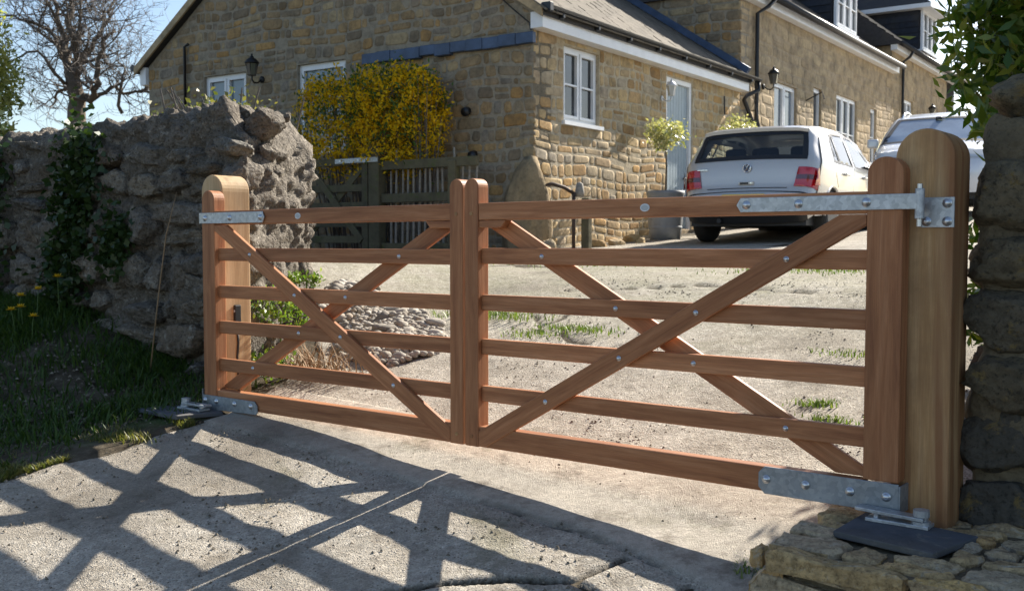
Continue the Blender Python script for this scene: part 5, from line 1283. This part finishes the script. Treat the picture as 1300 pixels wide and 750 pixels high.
def strip_piece(car, outline, holes, step, name, mat, parent, off=0, smooth=True):
    """outline in (k across, q along)"""
    W = car.hw0
    def fn(a, b):
        p = Vector(car.strip(b, a / W))
        if off:
            c, n = car.sm(b); p += Vector((0, n.x, n.y)) * off
        return tuple(p)
    v, f, _ = panel([(k * W, q) for k, q in outline], [[(k * W, q) for k, q in h] for h in holes], step, fn)
    return obj(name, v, f, mat, parent, smooth=smooth)
def flank_piece(car, sg, outline, holes, step, name, mat, parent, off=0):
    v, f, _ = panel(outline, holes, step, lambda a, b: car.flank(a, b, sg, off), None)
    return obj(name, v, f, mat, parent, smooth=True)
def offset_poly(p, d):
    n = len(p); c = Vector((sum(q[0] for q in p) / n, sum(q[1] for q in p) / n)); out = []
    for q in p:
        v = Vector(q) - c; out.append(tuple(c + v * (1 + d / max(.05, v.length))))
    return out
def wheel(parent, x, y, r, w, sg):
    t = MB().lathe([(r * .62, -w / 2), (r * .9, -w / 2), (r * .985, -w * .36), (r, -w * .2), (r, w * .2), (r * .985, w * .36), (r * .9, w / 2), (r * .62, w / 2)], 28, (0, 0, 0), 'x').obj('wheel', M_RUB, parent, (x, y, r), smooth=True)
    MB().lathe([(.03, sg * w * .30), (r * .18, sg * w * .42), (r * .5, sg * w * .36), (r * .64, sg * w * .46), (r * .64, -sg * w * .3), (.03, -sg * w * .3)], 20, (0, 0, 0), 'x').obj('rim', M_ALLOY, t)
    return t
def build_car(name, label, cat, loc, rz, C, paint, glasses, flankwin, doors, arches, lights_fn, extras):
    t = thing(name, label, cat, loc, rz); q1 = C.S[-1]
    ins = []
    n = 90
    for i in range(n + 1):
        c, nn = C.sm(q1 * i / n); p = c - nn * C.r; ins.append((p.x, p.y))
    b = strip_piece(C, [(-1, 0), (1, 0), (1, q1), (-1, q1)], glasses['strip'], .075, 'body', paint, t)
    zb = C.P[0].y + .02
    for sg in (-1, 1):
        low = []
        for (cy, r) in arches[::-1]:
            low += [(cy + r * math.cos(a), max(zb, .31 + r * math.sin(a))) for a in [PI * k / 14 for k in range(15)] if .31 + r * math.sin(a) > zb]
        pts = ins + low
        pts = [p for i, p in enumerate(pts) if i == 0 or math.dist(p, pts[i - 1]) > .012]
        flank_piece(C, sg, pts, flankwin, .085, 'flank', paint, b)
        for k, w in enumerate(flankwin):
            flank_piece(C, sg, offset_poly(w, .018), [offset_poly(w, -.022)], None, 'window_seal', M_TRIM, b, .004)
            flank_piece(C, sg, w, [], .12, 'side_window', M_CGLASS, t, -.006)
    for k, g in enumerate(glasses['strip']):
        nm = glasses['names'][k]
        strip_piece(C, [(1.0 * a + (.03 if a > 0 else -.03), q + (.03 if q > sum(e[1] for e in g) / len(g) else -.03)) for a, q in g], [[(a * .94, q + (-.035 if q > sum(e[1] for e in g) / len(g) else .035)) for a, q in g]], .07, 'glass_border', M_TRIM, b, .003)
        strip_piece(C, g, [], .1, nm, glasses['mats'][k], t, -.004)
    for cy, r in arches:
        for sg in (-1, 1):
            wheel(t, sg * (C.hw0 - .12), cy, .31, .19, sg)
            ah = MB().tube([(0, cy + (r + .0) * math.cos(a), .31 + (r + .0) * math.sin(a)) for a in [PI * k / 12 for k in range(13)]], .02, 5)
            o = ah.obj('arch_lip', paint, b, (sg * (C.hw(cy, .5) - .006), 0, 0), smooth=True)
            MB().box(-.17, .0, cy - r, cy + r, .30, .31 + r).obj('wheel_well', M_TRIM, b, (sg * (C.hw0 - .30) + (.0 if sg < 0 else .17) , 0, 0)) if False else None
    MB().box(-C.hw0 + .16, C.hw0 - .16, C.y0 + .15, C.y1 - .25, .19, .30).obj('floor_pan', M_TRIM, b)
    for d in doors:                                                     # shut lines of the doors as narrow dark grooves
        for sg in (-1, 1):
            MB().tube([C.flank(y, z, sg, -.001) for y, z in d], .0045, 4).obj('door_gap', M_TRIM, b)
    extras(t, C, b); return t
# --- silver hatchback seen from behind
PG = [(.10, .21), (.02, .34), (.0, .50), (.03, .585), (.10, .62), (.125, .80), (.16, .955), (.18, .985), (.43, 1.345), (.47, 1.385), (.9, 1.432), (1.6, 1.445), (2.2, 1.40), (2.45, 1.355), (3.05, 1.0), (3.15, .965), (3.75, .83), (4.02, .70), (4.12, .55), (4.14, .36), (4.08, .22)]
CG = Car(PG, .868, .93, .40, .15)
qa = lambda i: CG.S[i]
rear_glass = [(-.80, qa(7) + .02), (.80, qa(7) + .02), (.84, qa(8) - .05), (-.84, qa(8) - .05)]
wind = [(-.80, qa(13) + .05), (.80, qa(13) + .05), (.86, qa(14) - .03), (-.86, qa(14) - .03)]
fw_ = [[(.80, .965), (1.02, .955), (1.10, 1.315), (1.02, 1.29), (.93, 1.20)], [(1.05, .955), (1.62, .945), (1.66, 1.345), (1.13, 1.325)], [(1.73, .945), (2.70, .945), (2.62, 1.02), (2.36, 1.22), (2.12, 1.335), (1.77, 1.345)]]
dr_ = [[(1.70, .30), (1.675, .6), (1.675, .93)], [(.96, .66), (.86, .80), (.78, .95)], [(2.78, .30), (2.80, .6), (2.78, .93)], [(1.05, .29), (1.4, .28), (2.3, .28), (2.78, .30)]]
def golf_extras(t, C, b):
    q62, q95 = qa(4), qa(6)
    for sg in (-1, 1):                                                  # tail lamps wrap round the corner
        L = [(sg * .69, q62 + .03), (sg * .995, q62 + .025), (sg * .985, q95 - .085), (sg * .73, q95 - .08)]
        if sg < 0: L = L[::-1]
        strip_piece(C, L, [], .05, 'tail_lamp', M_RED, t, .012)
        z0, z1, z2 = .64, .76, .93
        flank_piece(C, sg, [(.14, .65), (.27, .65), (.235, .845), (.21, .855)], [], .05, 'lamp_side', M_RED, t, .008)
        B = [(sg * .71, q62 + .11), (sg * .992, q62 + .11), (sg * .99, q62 + .165), (sg * .72, q62 + .165)]
        strip_piece(C, B if sg > 0 else B[::-1], [], .05, 'smoked_band', M_SMOKE, t, .0165)
    strip_piece(C, [(-.93, .0), (.93, .0), (.93, .13), (-.93, .13)], [], .06, 'bumper_skirt', M_TRIM, t, .014)
    strip_piece(C, [(-.97, q62 - .06), (.97, q62 - .06), (.97, q62 - .045), (-.97, q62 - .045)], [], .05, 'bumper_gap', M_TRIM, t, .004)
    strip_piece(C, [(-.60, q62 + .005), (.60, q62 + .005), (.60, q62 + .016), (-.60, q62 + .016)], [], .05, 'hatch_gap', M_TRIM, t, .003)
    # roof spoiler lip
    sp = MB(); ln = []
    for k in range(13):
        kk = -.88 + 1.76 * k / 12; ln.append(C.strip(qa(8) + .06, kk))
    for a, c in zip(ln[:-1], ln[1:]):
        sp.add([(a[0], a[1] - .075, a[2] - .012), (c[0], c[1] - .075, c[2] - .012), (c[0], c[1] + .03, c[2] + .018), (a[0], a[1] + .03, a[2] + .018), (a[0], a[1] - .07, a[2] - .05), (c[0], c[1] - .07, c[2] - .05), (c[0], c[1] + .01, c[2] - .03), (a[0], a[1] + .01, a[2] - .03)],
               [(0, 1, 2, 3), (4, 7, 6, 5), (0, 4, 5, 1)])
    sp.obj('roof_spoiler', M_SILVER, t, smooth=False)
    # emblem: ring with V over W
    c, nn = C.sm(qa(5) + .075); y, z = c.x - .012, c.y
    e = MB().lathe([(.052, 0), (.052, .006), (.046, .008), (.002, .006)], 28, (0, y, z), '-y').obj('emblem', M_EMB, t)
    MB().tube([(.048 * math.cos(a), y - .010, z + .048 * math.sin(a)) for a in [2 * PI * k / 28 for k in range(29)]], .005, 6, False).obj('ring', M_CHROME, e, smooth=True)
    for pts in ([(-.020, .041), (0, .006), (.020, .041)], [(-.044, .012), (-.022, -.038), (0, -.002), (.022, -.038), (.044, .012)]):
        MB().tube([(x, y - .011, z + h) for x, h in pts], .0048, 6).obj('letter', M_CHROME, e)
    c, nn = C.sm(q62 + .075); hd = MB().box(-.095, .095, c.x - .02, c.x - .004, c.y - .018, c.y + .018).obj('hatch_handle', M_SILVER, t, bev=.006)
    MB().box(-.075, .03, c.x - .023, c.x - .0195, c.y - .012, c.y + .010).obj('grip', M_TRIM, hd); MB().lathe([(.011, 0), (.009, .005)], 12, (.062, c.x - .02, c.y), '-y').obj('lock', M_CHROME, hd)
    MB().box(-.63, -.50, .133, .145, .865, .871).obj('script_badge', M_CHROME, t)
    MB().box(-.26, .26, -.016, -.006, .45, .56).obj('number_plate', M_PLATE, t, (0, .0, 0), bev=.003)
    # aerial, wiper
    a = C.strip(qa(8) + .14, 0); MB().tube([(a[0], a[1], a[2]), (a[0], a[1] - .03, a[2] + .05), (a[0], a[1] - .22, a[2] + .33)], [.016, .011, .004], 6).obj('aerial', M_TRIM, t)
    for sg in (-1, 1):
        for yh in (1.05, 1.98):                                         # door handles
            p = C.flank(yh + .13, .83, sg, 0); h = MB().box(-.035, 0, 0, .19, -.016, .016).obj('door_handle', M_SILVER, t, (p[0] + (.036 if sg > 0 else 0), p[1], p[2]), bev=.010)
        m0 = C.flank(2.58, .96, sg, 0); s_ = MB()
        s_.lathe([(.02, 0), (.075, .02), (.085, .07), (.06, .12), (.015, .13)], 12, (0, 0, 0), '-y'); mo = s_.obj('door_mirror', M_TRIM, t, (m0[0] + sg * .11, m0[1] + .1, m0[2] + .05), smooth=True); mo.scale = (1.35, 1, .95)
        MB().box(-.06, .06, -.03, .03, -.02, .02).obj('mirror_arm', M_TRIM, t, (m0[0] + sg * .03, m0[1] + .04, m0[2] + .02), bev=.01)
        MB().tube([C.flank(y_, .58, sg, .008) for y_ in [1.06 + .17 * k for k in range(12)]], .016, 6).obj('side_strip', M_SILVER, t)
    # cabin: seats with head restraints, parcel shelf, dashboard
    for x in (-.42, 0, .42):
        MB().box(x - .20, x + .20, .86, .98, .42, 1.02).obj('rear_seat', M_SEAT, t, bev=.05, seg=3)
        MB().box(x - .135, x + .135, .85, .95, .99, 1.175).obj('head_restraint', M_SEAT, t, bev=.045, seg=3)
    for x in (-.38, .38):
        MB().box(x - .24, x + .24, 1.72, 1.86, .42, 1.05).obj('front_seat', M_SEAT, t, bev=.06, seg=3); MB().box(x - .13, x + .13, 1.73, 1.83, 1.07, 1.25).obj('head_restraint', M_SEAT, t, bev=.045, seg=3)
    MB().box(-.62, .62, .24, .84, .90, .93).obj('parcel_shelf', M_SEAT, t); MB().box(-.66, .66, 2.55, 3.0, .6, .97).obj('dashboard', M_SEAT, t, bev=.04)
    MB().tube([(-.38 + .18 * math.cos(a) , 2.42 + .05 * math.sin(a), .93 + .17 * math.sin(a)) for a in [2 * PI * k / 18 for k in range(19)]], .013, 6, False).obj('steering_wheel', M_SEAT, t) if False else MB().tube([(.38 + .18 * math.cos(a), 2.42 + .05 * math.sin(a), .93 + .17 * math.sin(a)) for a in [2 * PI * k / 18 for k in range(19)]], .013, 6, False).obj('steering_wheel', M_SEAT, t)
    MB().box(-.66, .66, .4, 2.95, .30, .42).obj('cabin_floor', M_SEAT, t)
    for sg in (-1, 1):
        MB().box(-.03, .03, .75, 2.95, .35, .90).obj('door_lining', M_SEAT, t, (sg * .74, 0, 0))
        MB().box(-.02, .02, .24, .80, .93, 1.30).obj('pillar_lining', M_SEAT, t, (sg * .63, .05, 0)) if False else None
        hl = [(sg * .62, CG.S[17] - .10), (sg * .97, CG.S[17] - .12), (sg * .97, CG.S[17] + .05), (sg * .62, CG.S[17] + .06)]
        strip_piece(C, hl if sg > 0 else hl[::-1], [], .06, 'headlamp', M_LGLASS, t, .008)
    for x in (-.3, .3): MB().tube([(x, .0, .25), (x, .2, .25)], .028, 8).obj('exhaust', M_TRIM, t) if x < 0 else None
ga = R(32); gc = Vector((2.73, 12.42, 0)); 
build_car('parked_car', 'silver hatchback parked on the drive before the stone house, seen from behind', 'car', (gc.x, gc.y, gxy(gc.x + .4, gc.y + .65) + .004), -ga,
          CG, M_SILVER, {'strip': [rear_glass, wind], 'names': ['rear_window', 'windscreen'], 'mats': [M_CGLASS, M_CGLASS]}, fw_, dr_, [(.78, .355), (3.29, .355)], None, golf_extras)
# --- tall pale car beyond, facing the camera
PS = [(.12, .28), (.02, .42), (.0, .62), (.06, .95), (.14, 1.05), (.42, 1.58), (.6, 1.68), (1.3, 1.76), (2.2, 1.74), (2.75, 1.62), (3.55, 1.14), (3.7, 1.08), (4.25, .98), (4.5, .82), (4.56, .6), (4.54, .42), (4.48, .26)]
CS = Car(PS, .90, 1.06, .30); qs = lambda i: CS.S[i]
wg = [(-.82, qs(9) + .06), (.82, qs(9) + .06), (.90, qs(10) - .04), (-.90, qs(10) - .04)]; rg2 = [(-.8, qs(4) + .05), (.8, qs(4) + .05), (.8, qs(5) - .03), (-.8, qs(5) - .03)]
sw = [[(.62, 1.12), (1.35, 1.10), (1.4, 1.60), (.85, 1.56)], [(1.45, 1.10), (2.2, 1.09), (2.22, 1.62), (1.48, 1.61)], [(2.28, 1.09), (3.2, 1.08), (3.1, 1.16), (2.68, 1.5), (2.3, 1.61)]]
M_SKYGL = m_flat('windscreen_painted_sky', (.30, .37, .46), .12, .0, .8, grain=1.2, amt=.25)  # pale sky reflection put into the windscreen's own colour
def suv_extras(t, C, b):
    for sg in (-1, 1):
        rr = [C.strip(qs(6) + .05 + k * (qs(9) - qs(6) - .1) / 8, sg * .80) for k in range(9)]
        MB().tube([(p[0], p[1], p[2] + (.05 if 0 < i < 8 else .0)) for i, p in enumerate(rr)], .016, 6).obj('roof_rail', M_CHROME, t, smooth=True)
        m0 = C.flank(3.05, 1.10, sg, 0); mo = MB().box(-.06, .12, -.06, .06, -.06, .09).obj('door_mirror', M_WHITEP, t, (m0[0] + sg * .12 - .03, m0[1], m0[2] + .06), bev=.035, seg=3)
        hl = [(sg * .60, qs(12) + .05), (sg * .95, qs(12) + .03), (sg * .95, qs(13) - .02), (sg * .60, qs(13) + .02)]
        strip_piece(C, hl if sg > 0 else hl[::-1], [], .06, 'headlamp', M_LGLASS, t, .008)
    strip_piece(C, [(-.5, qs(13) + .02), (.5, qs(13) + .02), (.5, qs(14) - .03), (-.5, qs(14) - .03)], [], .06, 'grille', M_TRIM, t, .008)
    MB().box(-.6, .6, 1.0, 2.4, .5, 1.15).obj('seats', M_SEAT, t, bev=.1).name = 'seat_row'
    MB().box(-.05, .05, 2.9, 3.0, 1.52, 1.6).obj('rear_view_mirror', M_TRIM, t, (0, -.1, 0), bev=.02)
sc_ = Vector((6.85, 17.2, 0)); sd_ = R(26); so_ = sc_ + Vector((math.sin(sd_), math.cos(sd_), 0)) * 4.56
build_car('parked_car', 'tall pale car parked beyond the hatchback, facing the gate', 'car', (so_.x, so_.y, gxy(sc_.x + .8, sc_.y + 1.8) + .004), PI - sd_,
          CS, M_WHITEP, {'strip': [rg2, wg], 'names': ['rear_window', 'windscreen'], 'mats': [M_CGLASS, M_SKYGL]}, sw, [[(2.25, .35), (2.24, 1.05)], [(1.4, .4), (1.4, 1.05)]], [(.85, .38), (3.65, .38)], None, suv_extras).scale = (1.07, 1.07, 1.07)
